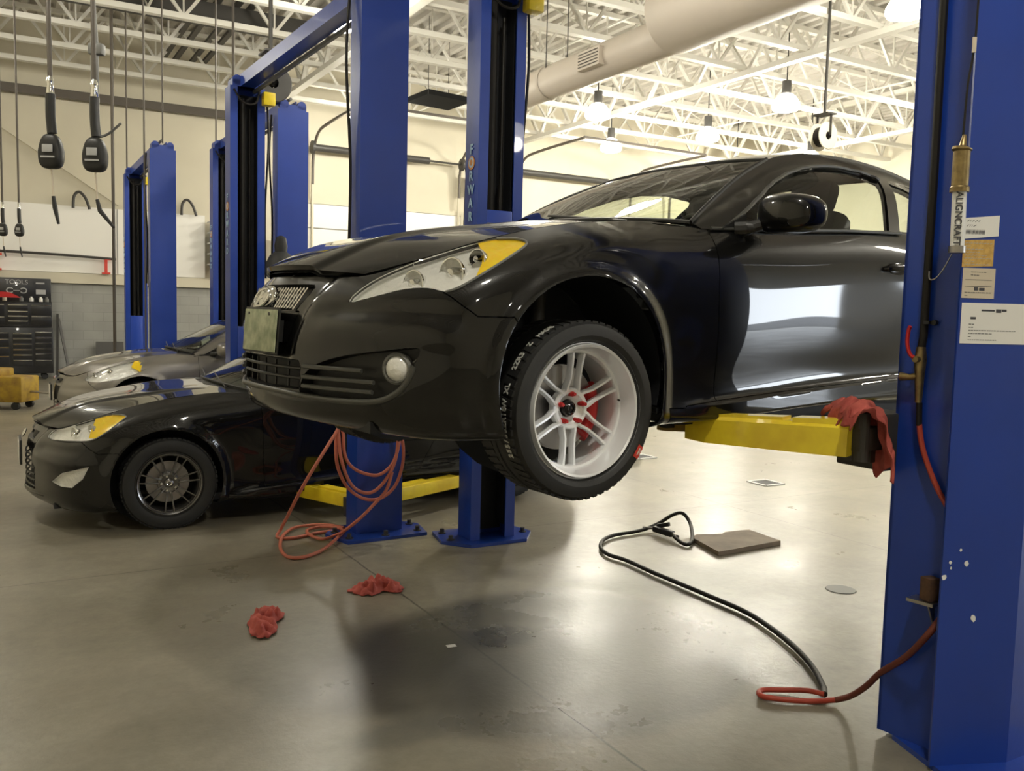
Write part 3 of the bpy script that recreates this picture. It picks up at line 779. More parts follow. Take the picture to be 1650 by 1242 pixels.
    # wheel housings, floor pan, running gear
    for cx, cz, rr_ in ((ar[0], ar[1], ar[2]+.012), (-2.82, .345, .388)):
        for sg in (1, -1):
            m = MB(); N = 30; vs = []
            for k in range(N+1):
                a = radians(-14)+radians(208)*k/N
                for y in (.50, .72, .872): vs.append((cx+rr_*cos(a), sg*y, cz+rr_*sin(a)))
            m.add(vs, [(3*k+j, 3*k+j+1, 3*k+j+4, 3*k+j+3) for k in range(N) for j in (0, 1)])
            m.add([(cx+rr_*cos(2*pi*k/24), sg*.50, cz+rr_*sin(2*pi*k/24)) for k in range(24)], [tuple(range(24))])
            m.build('wheel_housing', 'dark_inner', car, fix=False)
    m = MB(); m.box((-1.45, 0, .185), (4.1, 1.0, .05)); m.box((-1.42, 0, .19), (1.75, 1.62, .06)); m.box((.55, 0, .18), (.35, 1.25, .04)); m.box((-3.4, 0, .23), (.35, 1.2, .06))
    for sg in (1, -1): m.box((-1.42, sg*.70, .16), (1.7, .04, .05))
    m.build('floor_pan', 'dark_inner', car)
    for cx in (.015, -2.82):
        m = MB(); wz = .33-droop
        for sg in (1, -1):
            m.bar((cx-.05, sg*.35, .21), (cx, sg*.62, wz-.09), .07, .03); m.bar((cx+.22, sg*.38, .20), (cx+.02, sg*.62, wz-.10), .05, .03)
            m.cyl((cx, sg*.57, wz-.12), (cx-.03, sg*.56, .75), .028, 12); m.cyl((cx, sg*.50, wz), (cx, sg*.66, wz), .06, 16)
        m.box((cx, 0, .22), (.3, .75, .09))
        m.build('suspension', 'dark_steel', car)
    # cabin
    cb = empty('cabin'); cb.parent = car
    m = MB(); m.box((-.83, 0, .84), (.42, 1.44, .20), bev=.05); m.box((-.70, 0, .92), (.30, 1.36, .08), bev=.03); m.box((-1.3, 0, .50), (1.2, .24, .28), bev=.04); m.build('dashboard', 'seat', cb)
    m = MB(); m.box((-1.7, 0, .33), (2.2, 1.5, .08)); m.box((-2.75, 0, .75), (.3, 1.3, .55), bev=.06); m.box((-3.1, 0, .98), (.5, 1.25, .03))
    for sg in (1, -1): m.box((-1.35, sg*.80, .64), (1.5, .05, .60))
    m.build('cabin_lining', 'seat', cb)
    for sy in (.37, -.37):
        m = MB(); m.box((-1.42, sy, .50), (.52, .50, .20), bev=.07)
        R_ = Matrix.Rotation(radians(-20), 3, 'Y'); m.box((-1.76, sy, .84), (.17, .48, .66), R_, bev=.07); m.box((-1.90, sy, 1.24), (.10, .26, .17), R_, bev=.045)
        m.cyl((-1.86, sy-.05, 1.10), (-1.89, sy-.05, 1.20), .008, 8); m.cyl((-1.86, sy+.05, 1.10), (-1.89, sy+.05, 1.20), .008, 8)
        m.build('front_seat', 'seat', cb)
    m = MB(); c = Vector((-1.10, .37, .90)); ax = Vector((-.93, 0, .36)).normalized(); e1 = Vector((0, 1, 0)); e2 = ax.cross(e1)
    m.tube([c+(e1*cos(t)+e2*sin(t))*.185 for t in np.linspace(0, 2*pi, 33)[:-1]], .015, 8, closed=True)
    for t in (0, pi, -pi/2): m.bar(c+ax*-.02, c+(e1*cos(t)+e2*sin(t))*.18, .035, .015)
    m.box(c-ax*.03, (.05, .13, .11), bev=.02); m.cyl(c-ax*.03, c-ax*.3, .03, 12); m.build('steering_wheel', 'black_plastic', cb)
    m = MB(); m.box((-1.22, 0, 1.26), (.02, .22, .055), bev=.008); m.cyl((-1.21, 0, 1.27), (-1.18, 0, 1.325), .008, 8); m.build('rear_view_mirror', 'black_plastic', cb)
    # door mirrors
    for sg in (1, -1):
        m = MB(); R_ = Matrix.Rotation(radians(-14*sg), 3, 'Z')
        superell(m, (-.915, sg*1.000, 1.025), (.085, .140, .082), 3.0, 32, 18, R_)
        for p in range(len(m.v)):                     # slim the outer end
            x, y, z = m.v[p]; t = max(0, (abs(y)-.93)/.21); m.v[p] = (x-.05*t*t, y, z-.012*t+.01*t*(1 if z < 1.0 else 0))
        mr = m.build('door_mirror', P, car, 60)
        m = MB(); m.tube(spl([(-.80, sg*.825, .965), (-.84, sg*.865, .968), (-.88, sg*.905, .985), (-.90, sg*.93, 1.0)], 5), [.030]*6+[.026]*5+[.022]*5, 10); m.build('mirror_stalk', 'black_plastic', mr)
        m = MB(); m.prism([(-.70, .952), (-.86, .962), (-.86, 1.03)], (0, sg*.822, 0), (1, 0, 0), (0, 0, 1), (0, sg*.016, 0)); m.build('mirror_base', 'black_plastic', mr)
        m = MB(); superell(m, (-.995, sg*1.0, 1.02), (.006, .110, .055), 3.0, 24, 10, R_); m.build('mirror_glass', 'chrome', mr)
    # wheels
    wz = .328-droop
    mk = flw or wheel_mesh
    for cx, sg in ((.0, 1), (.0, -1), (-2.82, 1), (-2.82, -1)):
        base = Matrix.Translation((cx, sg*(.905-.131 if mk is wheel_six_twin else .895-.1125), wz))
        if sg < 0: base = base @ Matrix.Rotation(pi, 4, 'Z')
        if mk is wheel_six_twin: mk('wheel', car, base, lettering=(cx == 0 and sg == 1))
        else: mk('wheel', car, base)
    return car
def front_2010(car, bumper):
    # grille mesh in the upper opening
    g = MB()
    for k in range(-34, 35):
        for sgn in (-1, 1):
            y0 = k*.022; pts = []
            for t in (0, 1):
                z = .572+.082*t; y = y0+sgn*.044*t*1.0
                pts.append((y, z))
            lim = lambda z: .218+(z-.567)*.60
            (ya, za), (yb, zb) = pts
            for q in range(6):
                t0, t1 = q/6, (q+1)/6; y_0 = ya+(yb-ya)*t0; y_1 = ya+(yb-ya)*t1; z_0 = za+(zb-za)*t0; z_1 = za+(zb-za)*t1
                if abs(y_0) < lim(z_0) and abs(y_1) < lim(z_1):
                    xo = lambda y, z: .872-.40*y*y-(z-.567)*.38
                    g.bar((xo(y_0, z_0), y_0, z_0), (xo(y_1, z_1), y_1, z_1), .0028, .004)
    g.build('grille_mesh', 'chrome', bumper, 0)
    # oval badge with a slanted letter shape
    e = MB(); c = Vector((.888, 0, .615)); tilt = Matrix.Rotation(radians(-24), 3, 'Y')
    e.tube([c+tilt @ Vector((0, .068*cos(t), .036*sin(t))) for t in np.linspace(0, 2*pi, 29)[:-1]], .0065, 8, closed=True)
    for y in (-.026, .026): e.bar(c+tilt @ Vector((0, y-.008, -.026)), c+tilt @ Vector((0, y+.008, .026)), .012, .008)
    e.bar(c+tilt @ Vector((0, -.026, -.004)), c+tilt @ Vector((0, .026, .006)), .010, .008); e.build('badge', 'chrome', bumper, 40, 'chrome oval badge')
    b = MB(); superell(b, (.868, .0, .615), (.02, .082, .050), 2.4, 24, 12, tilt); b.build('badge_base', 'chrome', bumper)
    # licence plate
    pl = MB(); R_ = Matrix.Rotation(radians(3), 3, 'Z') @ Matrix.Rotation(radians(-4), 3, 'Y')
    pc = Vector((.918, .062, .492)); pl.box(pc, (.004, .305, .155), R_, bev=.0015); p = pl.build('license_plate', 'plate', car, 30, 'pale green licence plate')
    fr = MB(); fr.box(pc+Vector((-.008, 0, 0)), (.006, .325, .172), R_, bev=.002); fr.box(pc+Vector((-.03, 0, 0)), (.04, .2, .08), R_); fr.build('plate_frame', 'black_plastic', p)
    for y in (-.11, .11):
        bl = MB(); bl.cyl(pc+Vector((.002, y, .062)), pc+Vector((.006, y, .062)), .006, 10); bl.build('plate_bolt', 'dark_steel', p)
    ht = MB()
    for z in (.362, .327): ht.tube(spl([(.880-.40*y*y, y, z) for y in (-.30, -.2, 0, .2, .30)], 4), .006, 6)
    for y in (-.2, -.1, 0, .1, .2): ht.bar((.87-.4*y*y, y, .29), (.87-.4*y*y, y, .385), .006)
    ht.build('intake_bars', 'black_plastic', bumper)
    for sg in (1, -1):
        s = MB()
        for z, y1 in ((.372, .60), (.335, .645), (.302, .64)):
            pts = [(.890-.40*y*y, sg*y, z) for y in np.linspace(.325, y1, 9)]
            s.tube([(x+.002, y, z_) for x, y, z_ in pts], .0085, 6)
        s.build('intake_slats', 'grey_trim', bumper)
        f = MB(); ax = Vector((.80, .60*sg, 0)).normalized(); c = Vector((.678, .722*sg, .388))
        fr = frame(c, Vector((0, 0, 1)).cross(ax), (0, 0, 1)); f.lathe([(.052, -.02), (.054, .004), (.046, .012), (.042, .004), (.042, -.01)], 28, axis='Z')
        fl = f.build('fog_lamp', 'grey_plastic', bumper, 40, mw=fr)
        q = MB(); q.lathe([(.043, .0), (.034, .012), (.018, .018), (0, .02)], 28, axis='Z'); q.build('fog_lens', 'reflector', fl, 50, 'frosted round fog lamp lens')
        q = MB(); q.tube(spl([(.055, .02, -.004), (.09, .045, -.01), (.115, .05, -.02)], 4), .005, 6); q.build('fog_bracket', 'grey_plastic', fl)
    lip = [(.650,.782,.40),(.660,.768,.355),(.684,.735,.308),(.722,.67,.275),(.775,.54,.264),(.835,.36,.264),(.872,.19,.270),(.892,0,.274)]
    m = MB(); h_ = spl(lip, 5); m.tube(h_+[Vector((p.x, -p.y, p.z)) for p in h_[::-1][1:]], .011, 8); m.build('bumper_lip_trim', 'grey_trim', bumper, 50)
SPEC10 = dict(paint='paint_black', lamp=LAMP10, amber=AMBER10,
    front=[(30, [(-.02, .664), (.262, .664), (.276, .655), (.262, .615), (.222, .567), (-.02, .567)]),
           (31, [(-.02, .5665), (.25, .5665), (.222, .49), (.168, .409), (-.02, .409)]),
           (32, [(-.02, .394), (.292, .390), (.302, .37), (.292, .288), (-.02, .284)]),
           (33, FOG10)], fsm={33: 3},
    front_parts={30: ('upper_grille', 'black_plastic', .03), 31: ('plate_recess', 'gloss_black', .006), 32: ('lower_intake', 'black_plastic', .06), 33: ('fog_pocket', 'black_plastic', .045)},
    bowls=[(.485, .73, .718, .052), (.585, .645, .680, .044), (.405, .765, .770, .034)], front_extra=front_2010)
def front_2013(car, bumper):
    g = MB()
    for z in (.50, .455, .41, .365, .32, .28): g.tube(spl([(.878-.40*y*y, y, z) for y in (-.34, -.2, 0, .2, .34)], 4), .007, 6)
    g.build('grille_bars', 'grey_trim', bumper)
    e = MB(); c = Vector((.885, 0, .63)); tilt = Matrix.Rotation(radians(-24), 3, 'Y')
    e.tube([c+tilt @ Vector((0, .062*cos(t), .033*sin(t))) for t in np.linspace(0, 2*pi, 29)[:-1]], .006, 8, closed=True)
    for y in (-.024, .024): e.bar(c+tilt @ Vector((0, y-.008, -.024)), c+tilt @ Vector((0, y+.008, .024)), .011, .008)
    e.build('badge', 'chrome', bumper, 40)
    pc = Vector((.925, 0, .50)); pl = MB(); pl.box(pc, (.004, .305, .155), bev=.0015); p = pl.build('license_plate', 'white_board', car, 30, 'white licence plate')
    fr = MB(); fr.box(pc+Vector((-.012, 0, 0)), (.016, .33, .18), bev=.003); fr.build('plate_frame', 'black_plastic', p)
    m = MB(); m.tube(spl([(.70, -.62, .235), (.80, -.42, .230), (.865, -.2, .226), (.882, 0, .224), (.865, .2, .226), (.80, .42, .230), (.70, .62, .235), (.62, .74, .24)], 5), .010, 8); m.build('bumper_lip_trim', 'gloss_black', bumper, 50)
def front_sedan(car, bumper):
    g = MB()
    for z in (.345, .385): g.tube(spl([(.880-.40*y*y, y, z) for y in (-.30, -.2, 0, .2, .30)], 4), .007, 6)
    g.build('grille_bars', 'grey_trim', bumper)
    g = MB(); g.tube(spl([(.872-.40*y*y, y, .640+.05*abs(y)) for y in (-.27, -.15, 0, .15, .27)], 4), .012, 8); g.build('chrome_strip', 'chrome', bumper)
    pc = Vector((.925, 0, .50)); pl = MB(); pl.box(pc, (.004, .305, .155), bev=.0015); p = pl.build('license_plate', 'white_board', car, 30, 'white licence plate')
    fr = MB(); fr.box(pc+Vector((-.012, 0, 0)), (.016, .33, .18), bev=.003); fr.build('plate_frame', 'black_plastic', p)
LAMP13 = [(.745,.44,.640),(.715,.43,.690),(.66,.50,.722),(.585,.585,.748),(.472,.645,.788),(.356,.707,.822),(.275,.784,.815),(.329,.821,.77),(.412,.849,.711),(.508,.84,.66),(.633,.71,.645),(.70,.58,.637)]
SPEC13 = dict(SPEC10, paint='paint_black2', lamp=LAMP13, amber=[(.50,.79,.66),(.46,.63,.82),(.25,.72,.87),(.20,.82,.82),(.33,.86,.74),(.43,.87,.67)],
    front=[(30, [(-.02, .664), (.25, .660), (.22, .600), (-.02, .595)]), (32, [(-.02, .545), (.22, .545), (.37, .42), (.35, .262), (-.02, .255)])], fsm={},
    front_parts={30: ('upper_grille', 'black_plastic', .03), 32: ('lower_grille', 'black_plastic', .05)},
    side_polys=[(40, [(.737,.638,.358),(.678,.75,.432),(.522,.87,.484),(.56,.855,.40),(.625,.81,.335),(.686,.731,.335)], (.6, .8, 0))],
    side_parts={40: ('fog_lamp', 'reflector', .025)}, front_extra=front_2013, bowls=[(.60, .655, .690, .045), (.50, .735, .715, .045)])
LAMPS_ = [(.58,.70,.668),(.50,.70,.722),(.367,.705,.790),(.18,.735,.848),(0,.765,.888),(-.15,.79,.900),(-.20,.83,.880),(-.05,.895,.800),(.14,.905,.715),(.33,.875,.668),(.48,.825,.645)]
SPECS = dict(SPEC10, paint='paint_silver', lamp=LAMPS_, amber=[(.12,.86,.83),(.05,.74,.90),(-.15,.76,.94),(-.26,.83,.89),(-.08,.90,.81),(.03,.93,.78)],
    front=[(30, [(-.02, .662), (.26, .660), (.28, .65), (.24, .61), (-.02, .60)]), (32, [(-.02, .42), (.32, .42), (.38, .38), (.34, .25), (-.02, .25)])], fsm={},
    front_parts={30: ('upper_grille', 'black_plastic', .03), 32: ('lower_grille', 'black_plastic', .05)}, front_extra=front_sedan, bowls=[(.50, .735, .715, .045), (.35, .79, .765, .042)])
CAR_TH = .606
def car_matrix(x, y, z, th, nose_up=0.):
    f = Vector((-cos(th), -sin(th), 0)); l = Vector((sin(th), -cos(th), 0)); u = Vector((0, 0, 1))
    f2 = f*cos(nose_up)+u*sin(nose_up); u2 = u*cos(nose_up)-f*sin(nose_up)
    m = Matrix((f2, l, u2)).transposed().to_4x4(); m.translation = (x, y, z); return m
raised = build_car('coupe', SPEC10, car_matrix(-.238, 3.906, 1.014, CAR_TH, .01), droop=.086, flw=wheel_six_twin)
tag(raised, 'glossy black two-door coupe raised on the blue lift, silver wheels with red lug nuts', 'car')
# ---------------------------------------------------------------- room shell (built in the s/t frame, matrix BM)
S0, S1, T0, T1, CEIL = -4.0, 22.6, -16.0, 21.5, 7.4
CHORD = 6.35
def st(mb_, name, mat, parent=None, smooth=0, label=None): return mb_.build(name, mat, parent, smooth, label, BM if parent is None else None)
def node_floor():
    m, nt, b = _mat('concrete'); N = nt.nodes; Lk = nt.links
    tc = N.new('ShaderNodeTexCoord'); sep = N.new('ShaderNodeSeparateXYZ'); Lk.new(tc.outputs['Object'], sep.inputs[0])
    def math_(op, a, b_=None, c=None):
        n = N.new('ShaderNodeMath'); n.operation = op
        for i, q in enumerate((a, b_, c)):
            if q is None: continue
            if isinstance(q, (int, float)): n.inputs[i].default_value = q
            else: Lk.new(q, n.inputs[i])
        return n.outputs[0]
    def noise(scale, det=5, rough=.6, vec=None):
        n = N.new('ShaderNodeTexNoise'); n.inputs['Scale'].default_value = scale; n.inputs['Detail'].default_value = det; n.inputs['Roughness'].default_value = rough
        Lk.new(vec or tc.outputs['Object'], n.inputs['Vector']); return n.outputs['Fac']
    def ramp(f, p0, c0, p1, c1):
        n = N.new('ShaderNodeValToRGB'); n.color_ramp.elements[0].position = p0; n.color_ramp.elements[1].position = p1
        n.color_ramp.elements[0].color = (*c0, 1); n.color_ramp.elements[1].color = (*c1, 1); Lk.new(f, n.inputs[0]); return n.outputs[0]
    def mix(f, a, c, mode='MIX'):
        n = N.new('ShaderNodeMixRGB'); n.blend_type = mode
        for k, q in ((0, f), (1, a), (2, c)):
            if isinstance(q, (int, float)): n.inputs[k].default_value = q
            elif isinstance(q, tuple): n.inputs[k].default_value = (*q, 1)
            else: Lk.new(q, n.inputs[k])
        return n.outputs[0]
    big = noise(.55, 6); col = ramp(big, .35, (.22, .192, .145), .62, (.32, .295, .230))
    col = mix(math_('MULTIPLY', ramp(noise(2.6, 8, .7), .38, (0, 0, 0), .90, (1, 1, 1)), .80), col, (.165, .160, .122))
    col = mix(math_('MULTIPLY', ramp(noise(14, 8, .75), .42, (0, 0, 0), .92, (1, 1, 1)), .70), col, (.13, .126, .10))
    # warmer bay floor behind the black car, brighter beyond the right-hand bays
    # car shadow and wet stain painted as one dark patch: ragged ellipse in s,t
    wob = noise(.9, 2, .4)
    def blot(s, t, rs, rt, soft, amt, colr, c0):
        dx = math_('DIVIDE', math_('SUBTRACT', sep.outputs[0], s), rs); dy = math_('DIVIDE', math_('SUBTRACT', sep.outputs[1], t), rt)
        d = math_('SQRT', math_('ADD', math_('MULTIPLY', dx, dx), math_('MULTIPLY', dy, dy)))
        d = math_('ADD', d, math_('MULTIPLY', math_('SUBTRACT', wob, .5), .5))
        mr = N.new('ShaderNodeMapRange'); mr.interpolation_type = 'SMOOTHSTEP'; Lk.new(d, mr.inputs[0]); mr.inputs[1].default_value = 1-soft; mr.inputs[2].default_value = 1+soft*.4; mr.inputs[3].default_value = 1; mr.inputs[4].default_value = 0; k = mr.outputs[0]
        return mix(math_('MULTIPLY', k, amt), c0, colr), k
    col, wet_shade = blot(2.22, 3.45, 1.10, .88, .16, .78, (.062, .060, .048), col)
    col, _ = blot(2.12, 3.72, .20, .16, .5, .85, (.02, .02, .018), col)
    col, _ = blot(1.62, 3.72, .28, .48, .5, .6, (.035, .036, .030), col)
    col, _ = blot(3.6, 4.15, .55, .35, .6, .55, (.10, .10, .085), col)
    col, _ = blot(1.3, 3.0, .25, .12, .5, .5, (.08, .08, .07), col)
    # saw-cut joints
    jt = None
    for ax, vals in ((0, (1.95, 5.40, 9.0, 12.6, 16.2)), (1, (-3.0, 1.6, 5.62, 9.8, 14.0, 18.0))):
        for q in vals:
            w_ = math_('ADD', sep.outputs[ax], math_('MULTIPLY', math_('SUBTRACT', noise(5, 3), .5), .02))
            k = math_('SUBTRACT', 1.0, math_('MINIMUM', math_('DIVIDE', math_('ABSOLUTE', math_('SUBTRACT', w_, q)), .010 if ax == 0 and q < 2 else .006), 1.0))
            jt = k if jt is None else math_('MAXIMUM', jt, k)
    col = mix(math_('MULTIPLY', jt, .85), col, (.035, .033, .028))
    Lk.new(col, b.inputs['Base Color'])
    rg = N.new('ShaderNodeMapRange'); Lk.new(noise(1.4, 6, .65), rg.inputs[0]); rg.inputs[1].default_value = .3; rg.inputs[2].default_value = .7; rg.inputs[3].default_value = .26; rg.inputs[4].default_value = .38; b.inputs['Specular IOR Level'].default_value = .42
    Lk.new(math_('SUBTRACT', rg.outputs[0], math_('MULTIPLY', wet_shade, .03)), b.inputs['Roughness'])
    bp_ = N.new('ShaderNodeBump'); bp_.inputs['Strength'].default_value = .25; bp_.inputs['Distance'].default_value = .004
    Lk.new(noise(30, 6), bp_.inputs['Height']); Lk.new(bp_.outputs[0], b.inputs['Normal'])
    return m
def portal():
    for a, b_, h in DOORS:
        d = bpy.data.lights.new('door_daylight', 'AREA'); d.shape = 'RECTANGLE'; d.size = h; d.size_y = b_-a; d.cycles.is_portal = True
        o = bpy.data.objects.new('door_daylight', d); COL.objects.link(o)
        o.matrix_world = BM @ Matrix.Translation((S1+.05, (a+b_)/2, h/2)) @ Matrix.Rotation(radians(90), 4, 'Y')
def node_block():
    m, nt, b = _mat('painted_block'); tc = nt.nodes.new('ShaderNodeTexCoord'); mp = nt.nodes.new('ShaderNodeMapping')
    mp.inputs['Rotation'].default_value = (radians(90), 0, 0)
    br = nt.nodes.new('ShaderNodeTexBrick'); br.inputs['Scale'].default_value = 1.0; br.inputs['Brick Width'].default_value = .40; br.inputs['Row Height'].default_value = .20; br.inputs['Mortar Size'].default_value = .006
    br.inputs['Color1'].default_value = (.40, .40, .37, 1); br.inputs['Color2'].default_value = (.37, .37, .345, 1); br.inputs['Mortar'].default_value = (.31, .31, .29, 1)
    n = nt.nodes.new('ShaderNodeTexNoise'); n.inputs['Scale'].default_value = 1.5; n.inputs['Detail'].default_value = 7
    mx = nt.nodes.new('ShaderNodeMixRGB'); mx.blend_type = 'MULTIPLY'; mx.inputs[0].default_value = .45
    nt.links.new(tc.outputs['Object'], mp.inputs['Vector']); nt.links.new(mp.outputs[0], br.inputs['Vector']); nt.links.new(tc.outputs['Object'], n.inputs['Vector'])
    nt.links.new(br.outputs[0], mx.inputs[1]); nt.links.new(n.outputs['Fac'], mx.inputs[2]); nt.links.new(mx.outputs[0], b.inputs['Base Color']); b.inputs['Roughness'].default_value = .6
    return m
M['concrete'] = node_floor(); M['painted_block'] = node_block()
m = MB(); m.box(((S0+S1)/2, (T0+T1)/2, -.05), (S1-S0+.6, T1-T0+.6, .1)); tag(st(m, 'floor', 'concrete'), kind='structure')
# ribbed steel deck
m = MB(); ps = []; s = S0
while s < S1:
    ps += [(s, CEIL), (s+.11, CEIL), (s+.15, CEIL+.07), (s+.26, CEIL+.07)]; s += .30
vs = [(x, T0, z) for x, z in ps]+[(x, T1, z) for x, z in ps]; n = len(ps)
m.add(vs, [(i, i+1, n+i+1, n+i) for i in range(n-1)]); tag(st(m, 'ceiling', 'deck'), kind='structure')
m = MB(); m.box(((S0+S1)/2, T1+.1, CEIL/2+1.0), (S1-S0+.4, .2, CEIL-2.0+.2)); m.box(((S0+S1)/2, T1+.03, 1.6), (S1-S0+.4, .06, 3.2)); wb = tag(st(m, 'wall_back', 'cream'), kind='structure')
m = MB(); m.box((1.15, T1-.05, 1.0), (10.3, .12, 2.0)); tag(st(m, 'wall_back_block', 'painted_block'), kind='structure')
m = MB(); m.box((1.15, T1-.08, 2.12), (10.3, .26, .22)); tag(st(m, 'trim_1', 'cream'), kind='structure')
m = MB(); m.box((S0-.1, (T0+T1)/2, CEIL/2), (.2, T1-T0+.4, CEIL+.2)); tag(st(m, 'wall_left', 'cream'), kind='structure')
# front wall (behind the viewer) and right wall with its open bay doors
m = MB(); m.box(((S0+S1)/2, T0-.1, CEIL/2), (S1-S0+.4, .2, CEIL+.2)); tag(st(m, 'wall_front', 'cream'), kind='structure')
DOORS = [(-14.6, -8.9, 3.6)]
m = MB(); edges = [T0]+[q for d in DOORS for q in d[:2]]+[T1]
for i in range(0, len(edges), 2): m.box((S1+.1, (edges[i]+edges[i+1])/2, CEIL/2), (.2, edges[i+1]-edges[i], CEIL+.2))
for a, b_, h in DOORS: m.box((S1+.1, (a+b_)/2, (h+CEIL)/2), (.2, b_-a, CEIL-h))
tag(st(m, 'wall_right', 'cream_right'), kind='structure')
m = MB()
for a, b_, h in DOORS:
    for q in (a, b_): m.box((S1, q, h/2), (.12, .10, h))
    m.box((S1, (a+b_)/2, h), (.12, b_-a+.1, .10))
tag(st(m, 'trim_2', 'white_paint'), kind='structure')
# yard outside the open door
M['asphalt'] = pm('asphalt', (.10, .10, .105), .8)
m = MB(); m.box((S1+15.1, -8, -.12), (30, 40, .1)); tag(st(m, 'yard', 'asphalt'), kind='structure'); portal()
# wall pipe, overhead doors on the back wall
m = MB(); m.bar((S0, T1-.22, 5.95), (5.0, T1-.22, 5.95), .16, .16); m.bar((S0, T1-.14, 6.02), (5.0, T1-.14, 6.02), .06, .10)
tag(st(m, 'wall_pipe', 'pipe_brown', smooth=0), 'dark brown pipe running along the upper back wall at left', 'pipe')
for k, (a, b_) in enumerate(((6.5, 10.75), (12.2, 16.4), (17.6, 21.6))):
    d = MB(); h = 4.15; rows = 7
    for r in range(rows):
        z0 = h*r/rows; d.box(((a+b_)/2, T1-.10, z0+h/rows/2), (b_-a-.1, .05, h/rows-.02), bev=.008)
    dr = tag(st(d, 'door_%d' % (k+1), 'white_board'), kind='structure')
    d = MB()
    for x in (a, b_): d.box((x, T1-.08, h/2), (.12, .12, h)); d.bar((x+(.15 if x == a else -.15), T1-.18, 0), (x+(.15 if x == a else -.15), T1-.18, 5.2), .05)
    d.box(((a+b_)/2, T1-.08, h+.05), (b_-a+.12, .10, .10)); st(d, 'door_frame', 'cream', dr)
    d = MB(); d.cyl((a+.1, T1-.35, 5.45), (b_-1.1, T1-.35, 5.45), .085, 14); d.cyl((b_-1.1, T1-.35, 5.45), (b_-.1, T1-.35, 5.45), .025, 8)
    for x in (a+.1, b_-.15): d.cyl((x-.03, T1-.35, 5.45), (x+.03, T1-.35, 5.45), .16, 18)
    st(d, 'torsion_spring', 'dark_steel', dr)
    d = MB()
    for x in (a+.15, b_-.15): d.tube(spl([(x, T1-.2, 4.6), (x, T1-.25, 5.3), (x, T1-.6, 5.75), (x, T1-1.4, 5.85), (x, T1-3.4, 5.88)], 5), .035, 6)
    d.bar((a+.15, T1-3.4, 5.9), (b_-.15, T1-3.4, 5.9), .05); st(d, 'door_track', 'pipe_brown', dr)
# ---------------------------------------------------------------- roof trusses, girders, duct
def truss(t0):
    o = empty('roof_truss', mw=BM @ Matrix.Translation((0, t0, 0)))
    zt, zb = CEIL-.04, CHORD
    m = MB(); m.box(((S0+S1)/2, 0, zt), (S1-S0, .12, .09)); m.build('top_chord', 'truss', o, 0)
    m = MB(); m.box(((S0+S1)/2, 0, zb), (S1-S0, .13, .09)); m.build('bottom_chord', 'truss', o, 0)
    m = MB(); s = S0; k = 0; P = 1.5
    while s < S1-.1:
        m.bar((s, 0, zt), (s+P/2, 0, zb), .05); m.bar((s+P/2, 0, zb), (min(s+P, S1), 0, zt), .05)
        m.bar((s+P/2, 0, zb), (s+P/2, 0, zt), .026); s += P
    m.build('web_bars', 'truss', o, 0); return o
tr = None
t = 3.85
while t < 21.2:
    if tr is None: tr = truss(t); o = tr
    else: o = copy_tree(tr); o.matrix_world = BM @ Matrix.Translation((0, t, 0))
    tag(o, 'white open-web steel truss crossing under the ribbed roof deck', 'roof truss', 'white roof trusses under the deck'); t += 1.5
gd = None
for s_ in (-1.2, 5.6, 12.4, 19.2):
    if gd is None:
        o = gd = empty('roof_girder', mw=BM @ Matrix.Translation((s_, 0, 0)))
        m = MB(); m.box((0, (3+T1)/2, CHORD-.10), (.16, T1-3, .10)); m.build('bottom_chord', 'truss', o, 0)
        m = MB(); m.box((0, (3+T1)/2, CEIL-.16), (.16, T1-3, .10)); m.build('top_chord', 'truss', o, 0)
        m = MB(); q = 3.0
        while q < T1-.2:
            m.bar((0, q, CEIL-.16), (0, q+.75, CHORD-.1), .07); m.bar((0, q+.75, CHORD-.1), (0, min(q+1.5, T1), CEIL-.16), .07); q += 1.5
        m.build('web_bars', 'truss', o, 0)
    else: o = copy_tree(gd); o.matrix_world = BM @ Matrix.Translation((s_, 0, 0))
    tag(o, 'heavier white girder truss running from the viewer towards the back wall', 'girder', 'white girder trusses')
# bracing rods
br = None
for s_ in (2.2, 8.9, 15.8):
    if br is None:
        m = MB(); m.bar((0, 3, CHORD+.06), (0, T1-.4, CHORD+.06), .03)
        for k in range(12): m.bar((0, 3.85+1.5*k, CHORD+.06), (0, min(5.35+1.5*k, T1-.4), CEIL-.1), .022)
        br = o = m.build('truss_bracing', 'truss', None, 0, None, BM @ Matrix.Translation((s_, 0, 0)))
    else: o = br.copy(); COL.objects.link(o); o.matrix_world = BM @ Matrix.Translation((s_, 0, 0))
    tag(o, 'thin white bracing rods tying the roof trusses together', 'bracing', 'bracing rods between the roof trusses')
# round duct with a fatter near section
o = empty('air_duct', mw=BM @ Matrix.Translation((7.85, 0, 0)))
m = MB(); m.lathe([(.26, 9.45), (.26, 13.7), (.25, 13.72), (0, 13.72)], 40, (0, 0, 5.36)); m.lathe([(.27, 12.5), (.275, 12.52), (.275, 12.58), (.27, 12.6)], 40, (0, 0, 5.36)); m.build('narrow_duct', 'duct', o, 40)
m = MB(); m.lathe([(0, 9.5), (.49, 9.49), (.50, 9.46), (.50, 6.55), (.51, 6.53), (.51, 6.43), (.50, 6.41), (.50, -4)], 48, (0, 0, 5.60)); m.build('wide_duct', 'duct', o, 40)
for t_, sg in ((11.0, -1), (6.9, -1)):
    z = 5.36 if t_ > 9.5 else 5.60; r = .26 if t_ > 9.5 else .50
    m = MB(); m.box((sg*r*.85, t_, z-.02), (.20, .55, .26)); g = m.build('duct_outlet', 'duct', o, 0)
    m = MB()
    for k in range(5): m.box((sg*(r*.85+.105), t_, z-.11+.045*k), (.012, .49, .012))
    m.build('louvres', 'pipe_brown', g, 0)
